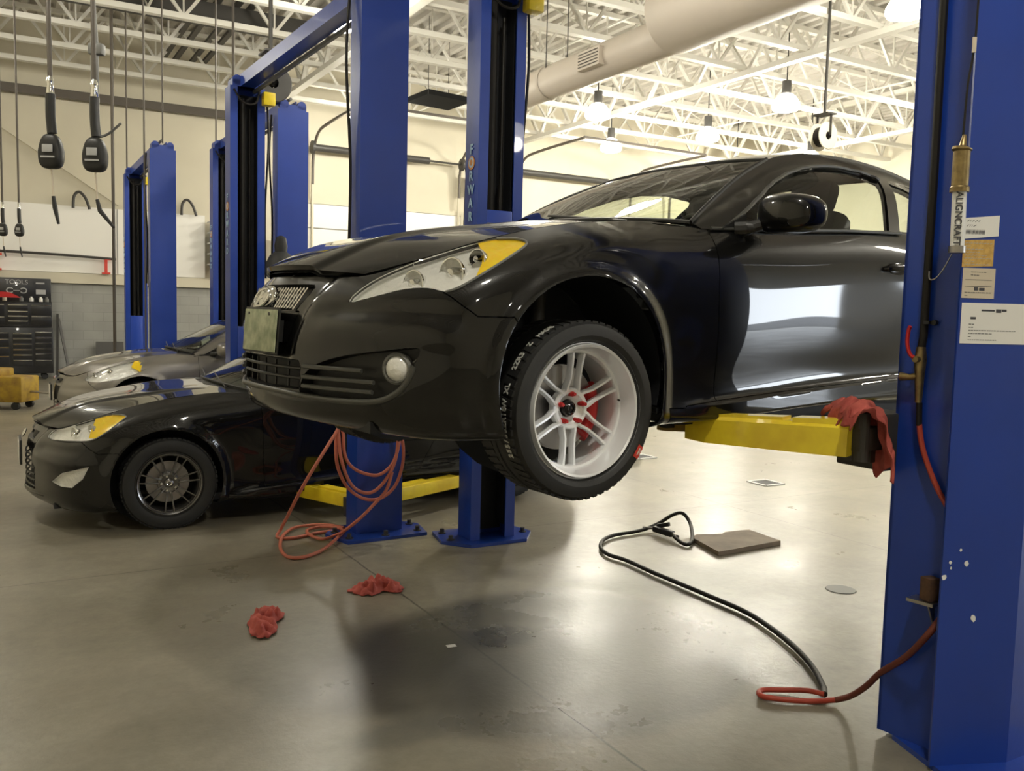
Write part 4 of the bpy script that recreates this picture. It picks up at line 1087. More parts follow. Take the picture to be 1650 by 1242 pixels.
for t_ in range(0, 13, 3):
    m = MB(); m.bar((-.2, t_+.35, 5.3), (-.2, t_+.35, CEIL), .012); m.bar((.2, t_+.35, 5.3), (.2, t_+.35, CEIL), .012); m.bar((-.2, t_+.35, 5.5), (.2, t_+.35, 5.5), .012)
    m.build('duct_hanger', 'dark_steel', o, 0)
tag(o, 'large round beige air duct with louvred outlets below the trusses', 'duct')
# dark beam and slats in the roof at left
m = MB(); m.box((2.2, 16.8, 6.75), (6.6, .30, .34)); tag(st(m, 'roof_beam', 'dark_steel'), 'thick near-black beam high in the left corner of the roof', 'beam')
sl = None
for s_ in (3.22, 3.46, 3.80, 4.04):
    if sl is None: m = MB(); m.box((0, 18.8, 6.95), (.10, 5.2, .06)); sl = o = m.build('roof_slat', 'dark_steel', None, 0, None, BM @ Matrix.Translation((s_, 0, 0)))
    else: o = sl.copy(); COL.objects.link(o); o.matrix_world = BM @ Matrix.Translation((s_, 0, 0))
    tag(o, 'long black slat under the roof deck above the left wall pipe', 'slat', 'black roof slats at left')
# dark square heater panel hung under the roof
m = MB(); m.add([(-2.331, 18.762, 5.9), (-1.805, 17.981, 5.9), (-1.025, 18.359, 5.9), (-1.517, 19.404, 5.9)], []); c4 = m.v[:]
m = MB(); m.prism([(0, 0), (1, 0), (1, 1), (0, 1)], c4[0], Vector(c4[3])-Vector(c4[0]), Vector(c4[1])-Vector(c4[0]), (0, 0, .10)); o = m.build('ceiling_heater', 'matte_black', None, 0)
m = MB()
for p in c4: m.bar(p, (p[0], p[1], CEIL), .012)
m.build('hanger_rods', 'dark_steel', o, 0); tag(o, 'flat black square heater panel hanging in the roof behind the middle post', 'heater')
# high-bay lamps, including the unseen ones added to even out the lighting
hb = None
for s_, t_, k in HIGH_BAYS:
    if hb is None:
        o = hb = empty('high_bay_lamp', mw=Matrix.Translation(bp(s_, t_, LAMP_Z)))
        m = MB(); m.lathe([(.06, .26), (.12, .24), (.19, .18), (.26, .06), (.27, .0), (.24, -.05), (.13, -.085), (0, -.09)], 28, axis='Z'); m.build('glowing_lens', 'lamp_glow', o, 50)
        m = MB(); m.cyl((0, 0, .26), (0, 0, .50), .09, 16); m.cyl((0, 0, .50), (0, 0, CEIL-LAMP_Z), .012, 6); m.build('ballast', 'dark_steel', o, 30)
    else: o = copy_tree(hb); o.matrix_world = Matrix.Translation(bp(s_, t_, LAMP_Z))
    tag(o, 'glowing high-bay lamp hanging under the roof trusses', 'ceiling lamp', 'high-bay lamps')
# ---------------------------------------------------------------- two-post lifts
CW, CD, CH = .35, .19, 3.8
def cprof(w=CW, d=CD, th=.012, lip=.075):
    x, y = w/2, d/2
    return [(-x, y), (x, y), (x, -y), (x-lip, -y), (x-lip, -y+th), (x-th, -y+th), (x-th, y-th), (-x+th, y-th), (-x+th, -y+th), (-x+lip, -y+th), (-x+lip, -y), (-x, -y)]
def column(lift, y, facing, car_z, decal, yellow_box):
    """facing: -1 opening towards -y, +1 towards +y (lift frame: x = s, y = t)"""
    R = Matrix.Identity(4) if facing < 0 else Matrix.Rotation(pi, 4, 'Z')
    c = empty('column'); c.parent = lift; c.matrix_local = Matrix.Translation((0, y, 0)) @ R
    m = MB(); m.prism(cprof(), (0, 0, .02), (1, 0, 0), (0, 1, 0), (0, 0, CH-.02)); m.build('post', 'paint_lift', c, 20)
    m = MB(); m.prism([(-.36, -.02), (-.22, -.20), (.22, -.20), (.36, -.02), (.30, .26), (-.30, .26)], (0, 0, 0), (1, 0, 0), (0, 1, 0), (0, 0, .022)); m.build('base_plate', 'paint_lift', c, 20)
    for x, q in ((-.26, .18), (.26, .18), (-.29, -.02), (.29, -.02), (0, .21)):
        m = MB(); m.cyl((x, q, .02), (x, q, .055), .016, 8); m.cyl((x, q, .02), (x, q, .028), .028, 12); m.build('anchor_bolt', 'dark_steel', c, 25)
    m = MB()
    for sg in (-1, 1): m.box((sg*.135, 0.02, CH/2), (.05, .12, CH-.2))
    m.box((0, .075, CH/2), (.3, .01, CH-.1)); m.build('slide_track_shade', 'dark_inner', c, 0)  # slide strips, plus a dark back sheet standing in for shade inside the channel
    m = MB(); z0, z1 = car_z-.10, car_z+1.25
    m.box((0, -.03, (z0+z1)/2), (.20, .13, z1-z0), bev=.01); m.build('carriage', 'blue_bright', c, 20)
    m = MB(); m.cyl((.04, -.02, z1), (.04, -.02, CH-.2), .012, 8); m.cyl((-.03, .0, z1), (-.03, .0, CH-.1), .03, 10); m.cyl((.04, -.02, z1), (.04, -.02, z1+.18), .02, 8); m.build('lift_cable', 'hose_black', c, 20)
    m = MB(); m.box((0, -.12, car_z+.02), (.34, .12, .14), bev=.01); m.build('arm_bracket', 'dark_steel', c, 20)
    m = MB(); m.box((0, 0, CH+.03), (.30, .18, .06)); 
    for x in (-.1, .1): m.cyl((x, -.09, CH+.06), (x, .09, CH+.06), .05, 14)
    m.build('top_cap', 'paint_lift', c, 25)
    m = MB(); m.tube(spl([(.12, -.10, CH-.02), (.06, -.16, CH-.16), (-.06, -.16, CH-.17), (-.14, -.11, CH-.04)], 6), .010, 6); m.tube(spl([(.20, -.06, CH-.05), (.225, -.05, CH-.5), (.20, -.02, CH-1.2), (.215, 0, CH-1.9)], 6), .011, 6)
    m.build('hydraulic_hose', 'hose_black', c, 30)
    if yellow_box:
        m = MB(); m.box((.20, -.13, CH-.10), (.12, .10, .13), bev=.012); m.build('limit_switch', 'yellow', c, 20, 'yellow limit switch box')
    if decal:
        # lettering down the narrow side that faces the viewer
        xs = -CW/2-.002 if facing < 0 else CW/2+.002
        nx = -1 if facing < 0 else 1
        z = 2.70
        for ch in 'FORWARD':
            fr = frame((xs, .0, z), (0, nx, 0), (0, 0, 1))
            if ch == 'O':
                q = MB(); q.lathe([(0, .0), (.046, 0), (.046, .003), (0, .003)], 20, (0, 0, 0), axis='Z'); q.build('decal_globe', 'decal_orange', c, 0, None, fr)
            text('decal_letter', ch, .090, 'decal_blue', c, fr @ Matrix.Translation((0, 0, .003)), .001, bold=.002)
            z -= .090
    return c
def arm(lift, p0, p1, z0, z1, pad=True):
    a = empty('lift_arm'); a.parent = lift
    p0 = Vector((*p0, z0)); p1 = Vector((*p1, z1)); d = (p1-p0); mid = p0+d*.68
    m = MB(); m.bar(p0, mid, .11, .10, bev=.008); m.bar(p0+d*.02+Vector((0, 0, .055)), p0+d*.4+Vector((0, 0, .055)), .09, .02); m.build('outer_beam', 'yellow', a, 20)
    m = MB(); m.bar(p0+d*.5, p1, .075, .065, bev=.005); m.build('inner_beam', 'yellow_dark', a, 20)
    if pad:
        m = MB(); m.cyl(p1+Vector((0, 0, -.05)), p1+Vector((0, 0, .06)), .045, 16); m.cyl(p1+Vector((0, 0, .06)), p1+Vector((0, 0, .08)), .065, 20); m.build('lift_pad', 'rubber', a, 25)
    return a
def lift(s, tf, tn, car_z, label, decal=(True, False), near=True, arms=True, rot=0.):
    L_ = empty('two_post_lift', mw=BM @ Matrix.Translation((s, (tf+tn)/2, 0)) @ Matrix.Rotation(rot, 4, 'Z')); h = (tf-tn)/2
    column(L_, h, -1, car_z, decal[0], True)
    if near: column(L_, -h, 1, car_z, decal[1], False)
    m = MB(); m.prism([(-.07, 0), (.07, 0), (.07, .12), (.055, .12), (.055, .015), (-.055, .015), (-.055, .12), (-.07, .12)], (0, h, CH+.0), (1, 0, 0), (0, 0, 1), (0, -2*h, 0)); m.build('overhead_beam', 'paint_lift', L_, 20)
    m = MB(); m.cyl((0, h, CH+.14), (0, -h, CH+.14), .018, 8); m.bar((.09, h, CH-.02), (.09, -h, CH-.02), .03); m.build('shutoff_bar', 'grey_plastic', L_, 20)
    if arms:
        for sg in (1, -1):
            if sg < 0 and not near: continue
            y0 = sg*(h-.2)
            arm(L_, (-.08, y0), (-.38, sg*(h-1.0)), .20, .20); arm(L_, (.12, y0), (1.35, sg*(h-.72)), .20, .20)
    return tag(L_, label, 'car lift'), h
lift(2.27, 9.35, 5.95, .15, 'blue two-post lift over the black car on the floor, orange hose on its front post', rot=.034)
lift(2.07, 16.6, 13.7, .15, 'farthest blue two-post lift, leftmost of the row')
lift(2.85, 13.1, 10.1, .15, 'blue two-post lift between the farthest lift and the black car bay', rot=.03)
LZ = 1.05
# lift carrying the raised coupe; its near post is the big one at the right edge
L1, h1 = lift(2.98, 5.45, 2.35, LZ, 'blue two-post lift holding up the raised black coupe', near=False, arms=False)
inv = L1.matrix_world.inverted()
D = empty('column'); D.parent = L1; D.matrix_parent_inverse = inv
W0 = Vector((1.46, 3.35, 0)); dL = Vector((.606, -.795, 0)); nL = Vector((-.795, -.606, 0)); W1 = Vector((1.53, 3.06, 0)); dR = Vector((.989, .146, 0)); nR = Vector((.146, -.989, 0)); UP = Vector((0, 0, 1))
def onL(a, z, off=0.): return W0+dL*a+nL*off+UP*z
def onR(a, z, off=0.): return W1+dR*a+nR*off+UP*z
P2 = W1+dR*.305; P3 = P2+BU*.20
m = MB(); a_, b_ = W0, W0+dL*.30
poly = [(q.x, q.y) for q in (a_, b_, b_-nL*.012, a_-nL*.012)]
m.prism(poly, (0, 0, .02), (1, 0, 0), (0, 1, 0), (0, 0, CH)); m.build('side_flange', 'paint_lift', D, 20)
m = MB(); q0 = W1; back = [q0, P2, P3, P3+Vector((-.05, .10, 0)), P2+Vector((-.02, .06, 0)), q0+Vector((.06, .05, 0)), q0+Vector((0, .012, 0))]
m.prism([(q.x, q.y) for q in back], (0, 0, .02), (1, 0, 0), (0, 1, 0), (0, 0, CH)); m.build('back_panel', 'paint_lift', D, 20)
m = MB(); m.prism([(q.x, q.y) for q in (W0, W0-nL*.34, W0-nL*.34+dL*.012, W0+dL*.012)], (0, 0, .02), (1, 0, 0), (0, 1, 0), (0, 0, CH)); m.build('inner_lip', 'paint_lift', D, 20)
m = MB(); m.prism([(1.50, 3.30), (1.56, 3.00), (1.9, 2.85), (2.2, 3.15), (2.0, 3.6), (1.6, 3.6)], (0, 0, 0), (1, 0, 0), (0, 1, 0), (0, 0, .02)); m.build('base_plate', 'paint_lift', D, 20)
m = MB(); m.box((1.72, 3.42, LZ+.55), (.18, .16, 1.2), Matrix.Rotation(BT, 3, 'Z'), bev=.01); m.build('carriage', 'dark_steel', D, 20)
m = MB(); m.box((1.42, 3.44, LZ+.10), (.16, .22, .22), Matrix.Rotation(BT, 3, 'Z'), bev=.01); m.bar((1.30, 3.32, LZ+.05), (1.46, 3.50, LZ+.05), .12, .05); m.build('arm_bracket', 'dark_steel', D, 20)
m = MB()
for a, z, r in ((.132, .561, .011), (.091, .760, .009), (.066, .809, .005), (.029, .765, .006), (.033, .745, .004), (.009, .712, .010)):
    k = 9; pts = [(r*(.7+.4*random.random())*cos(2*pi*i/k), r*1.25*(.7+.4*random.random())*sin(2*pi*i/k)) for i in range(k)]
    m.prism(pts, onR(a, z, .0005), dR, UP, nR*.0012)
m.build('paint_chips', 'white_paint', D, 0)
# swing arm under the sill
A_ = empty('lift_arm'); A_.parent = L1; A_.matrix_parent_inverse = inv
far = Vector((.745, 3.66, 1.150)); near = Vector((1.262, 3.25, 1.168)); d = near-far; ln = d.length; dx = d/ln; sd = UP.cross(dx).normalized()
m = MB(); vs = []
for p, hz, hw in ((far, .044, .045), (far+d*.06, .048, .05), (far+d*.14, .054, .055), (near-d*.12, .060, .06), (near, .060, .06)):
    for a, b in ((-1, -1), (1, -1), (1, .75), (.75, 1), (-.75, 1), (-1, .75)): vs.append(tuple(p+sd*hw*a+UP*hz*b))
m.add(vs, [(i*6+j, i*6+(j+1) % 6, i*6+6+(j+1) % 6, i*6+6+j) for i in range(4) for j in range(6)]+[tuple(range(6)), tuple(range(24, 30))]); m.build('outer_beam', 'yellow', A_, 25)
m = MB(); m.bar(far+d*.18+UP*.056, far+d*.62+UP*.064, .085, .014); m.bar(near-d*.32+UP*.062, near-d*.02+UP*.068, .10, .02); m.build('top_plate', 'yellow', A_, 20)
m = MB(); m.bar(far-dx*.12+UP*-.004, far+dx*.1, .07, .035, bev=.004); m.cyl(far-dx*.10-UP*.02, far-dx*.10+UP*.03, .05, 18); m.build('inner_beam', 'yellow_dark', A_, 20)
m = MB(); m.cyl(far-dx*.10, far-dx*.10+UP*.12, .026, 14); m.cyl(far-dx*.10+UP*.11, far-dx*.10+UP*.13, .055, 18); m.build('lift_pad', 'rubber', A_, 25)
m = MB(); m.bar(near+UP*.0-dx*.02, near+Vector((.14, .12, .0)), .11, .09, bev=.01); m.cyl(near+Vector((.03, .0, -.08)), near+Vector((.03, .0, .10)), .03, 14); m.build('arm_hinge', 'dark_steel', A_, 20)
# rear arm and the two far arms
def warm(p0, p1, z):
    o = arm(L1, (0, 0), (1, 0), 0, 0) if False else None
    a = empty('lift_arm'); a.parent = L1; a.matrix_parent_inverse = inv
    p0 = Vector(p0); p1 = Vector(p1); d = p1-p0
    m = MB(); m.bar(p0, p0+d*.68, .11, .10, bev=.008); m.build('outer_beam', 'yellow', a, 20)
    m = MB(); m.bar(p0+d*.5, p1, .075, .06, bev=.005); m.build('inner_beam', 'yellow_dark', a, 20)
    m = MB(); m.cyl(p1-UP*.03, p1+UP*.075, .04, 16); m.build('lift_pad', 'rubber', a, 25)
CM = raised.matrix_world
def cw(x, y, z): return CM @ Vector((x, y, z))
warm((1.52, 3.55, 1.14), cw(-2.15, .62, .12), 0)
c0 = BM @ Vector((2.98, 5.28, 1.12))
warm(c0, cw(-.62, -.62, .10), 0); warm(c0, cw(-2.15, -.62, .12), 0)
# ---------------------------------------------------------------- other cars
def ground_axle(x, y, th, half): return (x-sin(th)*half, y+cos(th)*half)
ax_, ay_ = ground_axle(-2.41, 6.22, BT, .90)
black2 = build_car('coupe', SPEC13, car_matrix(ax_, ay_, 0, BT), flw=wheel_mesh, nu=230, nv=44)
tag(black2, 'black two-door coupe parked on the floor under the middle lift, dark multi-spoke wheels', 'car')
silver = build_car('sedan', SPECS, car_matrix(-4.80, 11.15, 0, BT) @ Matrix.Diagonal((1, 1, 1.05, 1)), flw=wheel_mesh, nu=200, nv=40)
tag(silver, 'silver grey car parked at the back behind the black car on the floor', 'car')
# ---------------------------------------------------------------- things on the big post
def thing_on(name, label, cat, group=None):
    o = empty(name, (1.5, 3.2, 0)); tag(o, label, cat, group); bpy.context.view_layer.update(); return o
def wput(mb_, name, mat, par, smooth=30, label=None):
    mb_.v = [tuple(Vector(p)-par.matrix_world.translation) for p in mb_.v]; return mb_.build(name, mat, par, smooth, label)
al = thing_on('air_line', 'black air pipe down the big right post with red valve handle and red hose end', 'air line')
m = MB(); m.tube([onL(.099, CH, .02), onL(.099, 2.74, .02), onL(.102, 2.16, .02), onL(.100, 1.56, .02), onL(.094, 1.50, .02)], .0145, 12); wput(m, 'pipe', 'hose_black', al)
m = MB(); m.tube([onL(.094, 1.515, .02), onL(.094, 1.47, .02), onL(.094, 1.42, .02), onL(.096, 1.31, .02)], [.016, .022, .018, .012], 12); m.tube([onL(.094, 1.408, .02), onL(.060, 1.402, .028), onL(.026, 1.402, .03)], [.014, .012, .016], 12); m.cyl(onL(.094, 1.47, .0), onL(.094, 1.47, .06), .012, 10)
wput(m, 'brass_fittings', 'brass', al)
m = MB(); m.tube(spl([onL(.088, 1.475, .055), onL(.070, 1.49, .055), onL(.056, 1.53, .05), onL(.056, 1.575, .045), onL(.062, 1.59, .045)], 4), .0075, 8); wput(m, 'valve_handle', 'red_metal', al, label='red lever valve handle')
m = MB(); m.tube([onL(.10, 1.31, .02), onL(.104, 1.225, .02)], .011, 10); wput(m, 'hose_collar', 'hose_black', al)
m = MB(); m.tube(spl([onL(.104, 1.235, .02), onL(.118, 1.16, .02), onL(.145, 1.09, .022), onL(.185, 1.01, .022), onL(.225, .95, .022), onL(.26, .90, .02)], 5), .010, 10); wput(m, 'red_hose', 'hose_red', al, label='red rubber hose')
m = MB(); m.box(onL(.115, 1.605, .012), (.02, .05, .012), Matrix.Rotation(radians(-52), 3, 'Z')); m.cyl(onL(.134, 1.605, .0), onL(.134, 1.605, .02), .010, 10); wput(m, 'pipe_clip', 'black_plastic', al)
wr = MB(); wr.tube(spl([onR(-.005, CH, .01), onR(-.012, 2.67, .012), onR(-.02, 2.5, .014), onR(-.032, 2.4, .014), onR(-.036, 2.23, .012)], 5), .004, 6)
cy = thing_on('grease_cylinder', 'brass and white cylinder hanging by a cable on the right post', 'cylinder'); wput(wr, 'hanging_cable', 'hose_black', cy)
m = MB(); m.tube([onR(-.036, 2.235, .02), onR(-.040, 2.20, .02), onR(-.041, 2.197, .02), onR(-.041, 2.190, .02)], [.006, .012, .014, .026], 18); m.tube([onR(-.041, 2.190, .02), onR(-.042, 2.185, .02), onR(-.042, 2.18, .02), onR(-.042, 2.065, .02), onR(-.042, 2.06, .02), onR(-.042, 2.045, .02)], [.032, .032, .027, .027, .031, .031], 24); wput(m, 'brass_head', 'brass', cy)
m = MB(); m.tube([onR(-.041, 2.05, .02), onR(-.037, 1.862, .02)], .0225, 24); wput(m, 'white_barrel', 'white_paint', cy, label='white barrel with printed name')
m = MB(); m.tube([onR(-.037, 1.865, .02), onR(-.037, 1.842, .02)], .027, 20); wput(m, 'foot_ring', 'steel', cy)
cdv = Vector((-.447, -.894, 0)); fr = frame(onR(-.040, 1.955, .02)+cdv*.0235, (0, 0, -1), (.894, -.447, 0)); fr.translation -= cy.location; text('barrel_text', 'ALIGNCRAFT', .030, 'ink', cy, fr, .0008, bold=.0006)
hk = tag((lambda m_: m_.build('wire_hook', 'steel', None, 30))(MB().tube(spl([onL(.19, 1.85, .03), onL(.165, 1.80, .03), onL(.140, 1.765, .035), onL(.118, 1.762, .035), onL(.112, 1.79, .03)], 5), .0025, 6)), 'thin bent wire hook hanging below the white cylinder', 'hook')
tg = MB(); tg.box(onR(-.022, 2.53, .02), (.012, .006, .05)); tag(tg.build('cable_tag', 'paper_tan', None, 0), 'small tan tag clipped on the cable high on the right post', 'tag')
def sheet(name, mat, a0, a1, z0, z1, label, lines, seed=0, skew=0.):
    m = MB(); m.prism([(a0, z0), (a1, z0+skew), (a1, z1+skew), (a0, z1)], W1+nR*.0005, dR, UP, nR*.0012); o = m.build(name, mat, None, 0)
    q = MB()
    for (x0, x1, z, h) in lines: q.prism([(a0+x0, z0+z), (a0+x1, z0+z+skew*.4), (a0+x1, z0+z+h+skew*.4), (a0+x0, z0+z+h)], W1+nR*.0018, dR, UP, nR*.0004)
    q.build('print', 'ink' if seed == 0 else 'ink_grey', o, 0); return tag(o, label, 'label')
random.seed(9)
def fine(x0, x1, z0, z1, n):
    out = []
    for i in range(n):
        z = z0+(z1-z0)*i/max(1, n-1); x = x0
        while x < x1-.004:
            w_ = random.uniform(.004, .012); out.append((x, min(x+w_, x1), z, .0022)); x += w_+.0025
            if random.random() < .12: break
    return out
def bars(x0, x1, z0, h):
    out = []; x = x0
    while x < x1: w_ = random.choice((.0008, .0015, .002)); out.append((x, x+w_, z0, h)); x += w_+random.choice((.0008, .0014))
    return out
sheet('white_label', 'paper', -.005, .128, 1.892, 1.962, 'small white sticker with a barcode, topmost on the right post', fine(.012, .11, .042, .058, 2)+bars(.01, .08, .016, .012), 0, .014)
sheet('yellow_label', 'paper_yellow', -.002, .114, 1.797, 1.888, 'mustard yellow printed sticker below the barcode sticker', fine(.008, .108, .008, .08, 8), 1, .006)
sheet('tan_label', 'paper_tan', .004, .126, 1.692, 1.795, 'pale tan sticker with two printed rows below the yellow sticker', fine(.03, .09, .078, .088, 2)+[(.01, .11, .062, .0015), (.01, .11, .040, .0015), (.045, .06, .026, .012), (.064, .085, .026, .010)]+fine(.01, .11, .008, .018, 2), 0)
sheet('notice_sheet', 'paper', .008, .262, 1.536, 1.676, 'large white notice sheet, lowest paper on the right post', [(.075, .125, .112, .006), (.13, .15, .108, .012), (.152, .17, .112, .008), (.035, .055, .084, .008)]+fine(.03, .21, .012, .066, 6), 0)
m = MB(); m.box(onL(.192, .635, .035), (.05, .05, .085), Matrix.Rotation(.3, 3, 'Z'), bev=.004); tag(m.build('rusty_block', 'rust', None, 20), 'rusty metal block standing on the small bracket of the right post', 'block')
m = MB(); m.box(onL(.175, .585, .04), (.10, .07, .012), Matrix.Rotation(-.92, 3, 'Z')); m.prism([(0, 0), (.05, 0), (0, -.09)], onL(.19, .58, .0), nL, UP, dL*.006); tag(m.build('post_bracket', 'steel', None, 0), 'small white steel bracket on the right post holding the rusty block', 'bracket')
# ---------------------------------------------------------------- hoses
def hose(name, mat, pts, r, label, closed=False, n=8, group=None):
    m = MB(); m.tube(spl(pts, 7), r, n); return tag(m.build(name, mat, None, 60), label, 'hose', group)
COIL1= [(-1.15, 5.923, 0.83), (-1.169, 5.913, 0.76), (-1.175, 5.909, 0.655), (-1.159, 5.918, 0.527), (-1.101, 5.952, 0.394), (-1.004, 6.008, 0.308), (-0.898, 6.07, 0.297), (-0.807, 6.122, 0.368), (-0.76, 6.15, 0.496), (-0.75, 6.156, 0.627), (-0.772, 6.143, 0.76), (-0.793, 6.131, 0.792)]
COIL2= [(-1.135, 5.909, 0.833), (-1.127, 5.914, 0.761), (-1.118, 5.919, 0.634), (-1.08, 5.941, 0.546), (-1.003, 5.986, 0.489), (-0.905, 6.042, 0.468), (-0.826, 6.088, 0.527), (-0.784, 6.113, 0.633), (-0.773, 6.119, 0.741), (-0.782, 6.114, 0.794)]
COIL3= [(-1.152, 5.888, 0.831), (-1.151, 5.888, 0.743), (-1.139, 5.895, 0.616), (-1.104, 5.915, 0.486), (-1.057, 5.942, 0.397), (-0.988, 5.983, 0.352), (-0.922, 6.021, 0.363), (-0.855, 6.06, 0.436), (-0.801, 6.091, 0.549), (-0.783, 6.102, 0.678), (-0.788, 6.099, 0.787)]
TAIL= [(-1.142, 5.882, 0.836), (-1.208, 5.843, 0.706), (-1.298, 5.791, 0.546), (-1.388, 5.80, 0.388), (-1.50, 5.95, 0.20), (-1.60, 6.13, 0.05), (-1.60, 6.04, 0.014), (-1.491, 6.03, 0.014), (-1.338, 6.20, 0.014), (-1.235, 6.25, 0.014)]
TAIL2= [(-0.815, 6.072, 0.487), (-0.853, 6.049, 0.359), (-0.938, 6.0, 0.259), (-1.015, 5.955, 0.181), (-1.13, 6.0, 0.08), (-1.199, 6.08, 0.03), (-1.277, 5.997, 0.02), (-1.384, 6.09, 0.02), (-1.438, 6.228, 0.02), (-1.38, 6.33, 0.02), (-1.286, 6.30, 0.03), (-1.179, 6.20, 0.035), (-1.176, 6.024, 0.03), (-1.222, 5.742, 0.016), (-1.304, 5.568, 0.013), (-1.402, 5.559, 0.013), (-1.502, 5.747, 0.013), (-1.566, 6.037, 0.02), (-1.551, 6.28, 0.02), (-1.45, 6.38, 0.02), (-1.324, 6.36, 0.03), (-1.179, 6.25, 0.04)]
topz = 1.35
co = MB()
over = lambda P, x: [P[0]]
full = [(-1.10, 5.93, 1.25)]+TAIL[:]
def loop_of(C): return C+[(C[-1][0]-.06, C[-1][1]-.03, 1.10), ((C[0][0]+C[-1][0])/2, (C[0][1]+C[-1][1])/2, 1.30), (C[0][0]+.04, C[0][1]+.02, 1.10)]
o = empty('air_hose_coil', (-1.0, 6.0, 0)); tag(o, 'coral orange air hose coiled around the post behind the front wheel, trailing on the floor', 'hose')
bpy.context.view_layer.update()
for nm, C in (('hose_loop', COIL1), ('hose_loop', COIL2), ('hose_loop', COIL3)):
    m = MB(); m.tube(spl(loop_of([Vector(p) for p in C] if False else C), 6, True), .0115, 8, closed=True); wput(m, nm, 'hose_coral', o, 60)
m = MB(); m.tube(spl([(-1.05, 5.93, 1.15)]+TAIL, 7), .0115, 8); wput(m, 'hose_tail', 'hose_coral', o, 60)
m = MB(); m.tube(spl(TAIL2, 7), .0115, 8); wput(m, 'hose_tail', 'hose_coral', o, 60)
m = MB(); m.box((-.98, 5.96, 1.22), (.12, .10, .05)); wput(m, 'hose_hanger', 'dark_steel', o)
BH= [(1.374, 3.694, 0.02), (1.385, 3.739, 0.02), (1.41, 3.944, 0.02), (1.404, 4.194, 0.02), (1.361, 4.465, 0.02), (1.294, 4.699, 0.02), (1.175, 4.922, 0.02), (1.043, 5.154, 0.02), (0.898, 5.408, 0.02), (0.774, 5.648, 0.02), (0.668, 5.787, 0.02), (0.635, 5.956, 0.02), (0.672, 6.16, 0.02), (0.768, 6.311, 0.02), (0.918, 6.417, 0.02), (1.02, 6.50, 0.025), (1.141, 6.60, 0.05), (1.243, 6.62, 0.11), (1.316, 6.61, 0.125), (1.358, 6.53, 0.07), (1.318, 6.24, 0.03), (1.263, 6.10, 0.02), (1.223, 6.145, 0.02), (1.19, 6.25, 0.035)]
LOOP= [(1.357, 3.643, 0.024), (1.296, 3.683, 0.022), (1.193, 3.696, 0.016), (1.112, 3.691, 0.016), (1.084, 3.658, 0.016), (1.098, 3.622, 0.016), (1.19, 3.597, 0.016), (1.292, 3.591, 0.016), (1.389, 3.60, 0.02)]
LOOP2= [(1.389, 3.60, 0.02), (1.43, 3.55, 0.06), (1.45, 3.45, 0.145), (1.464, 3.35, 0.245), (1.497, 3.22, 0.36), (1.525, 3.12, 0.484), (1.585, 3.13, 0.56)]
o = empty('air_hose', (1.2, 4.8, 0)); tag(o, 'dark air hose snaking across the floor from the right post to the blow gun', 'hose'); bpy.context.view_layer.update()
m = MB(); m.tube(spl([tuple(LOOP[0])]+BH, 7), .0135, 10); wput(m, 'black_section', 'hose_black', o, 60)
m = MB(); m.tube(spl(LOOP, 7), .0115, 10); wput(m, 'red_section', 'hose_red', o, 60)
m = MB(); m.tube(spl(LOOP2, 7), .0125, 10); wput(m, 'brown_section', 'hose_brown', o, 60)
g = empty('blow_gun', (1.13, 6.38, .0)); tag(g, 'black and steel air blow gun lying on the floor at the hose end', 'air gun'); bpy.context.view_layer.update()
m = MB(); m.bar((1.08, 6.46, .04), (1.19, 6.30, .04), .045, .045, bev=.01); m.bar((1.10, 6.46, .06), (1.18, 6.40, .09), .03, .03, bev=.006); wput(m, 'gun_body', 'black_plastic', g)
m = MB(); m.cyl((1.08, 6.46, .04), (1.01, 6.53, .03), .010, 10); wput(m, 'steel_nozzle', 'steel', g); m = MB(); m.cyl((1.19, 6.30, .04), (1.21, 6.24, .035), .016, 10); wput(m, 'steel_coupling', 'steel', g)
# ---------------------------------------------------------------- rags
def rag(name, outline, h, label, z0=0., seed=1, folds=7):
    rnd = random.Random(seed); P = spl([Vector((x, y, 0)) for x, y in outline], 6, True); c = sum(P, Vector())/len(P)
    ph = [rnd.uniform(0, 6.28) for _ in range(9)]; vs = []; rings = 16; n = len(P)
    def H(q, k):
        x, y = q.x*42, q.y*42
        f = abs(sin(x*.9+ph[0]+1.5*sin(y*.5+ph[1])))*.6+abs(sin(y*1.2+ph[2]+1.3*sin(x*.7+ph[3])))*.5+.25*sin(x*2.3+y*1.7+ph[4])
        return z0+.004+h*max(.05, f)*min(1, (1-k)*2.2+.12)
    for r in range(1, rings+1):
        k = r/rings
        for i, p in enumerate(P):
            q = c+(p-c)*k*(1+.06*sin(i*1.7+ph[5])*k); vs.append((q.x, q.y, H(q, k)))
    ci = len(vs); vs.append((c.x, c.y, H(c, 0)))
    fs = [(r*n+i, r*n+(i+1) % n, (r+1)*n+(i+1) % n, (r+1)*n+i) for r in range(rings-1) for i in range(n)]+[(i, (i+1) % n, ci) for i in range(n)]
    m = MB(); m.add(vs, fs); o = m.build(name, 'rag_red', None, 60); md = o.modifiers.new('thick', 'SOLIDIFY'); md.thickness = .003
    return tag(o, label, 'rag')
rag('shop_rag', [(-1.259, 4.248), (-1.31, 4.40), (-1.297, 4.564), (-1.238, 4.60), (-1.153, 4.49), (-1.17, 4.38), (-1.135, 4.28), (-1.155, 4.172), (-1.224, 4.183)], .05, 'crumpled red rag on the floor, the nearer and left of two', seed=3)
rag('shop_rag', [(-.90, 4.93), (-.86, 5.04), (-.80, 5.13), (-.74, 5.17), (-.66, 5.12), (-.60, 5.0), (-.62, 4.91), (-.70, 4.93), (-.755, 4.855), (-.84, 4.87)], .05, 'crumpled red rag on the floor crack, the farther and right of two', seed=8)
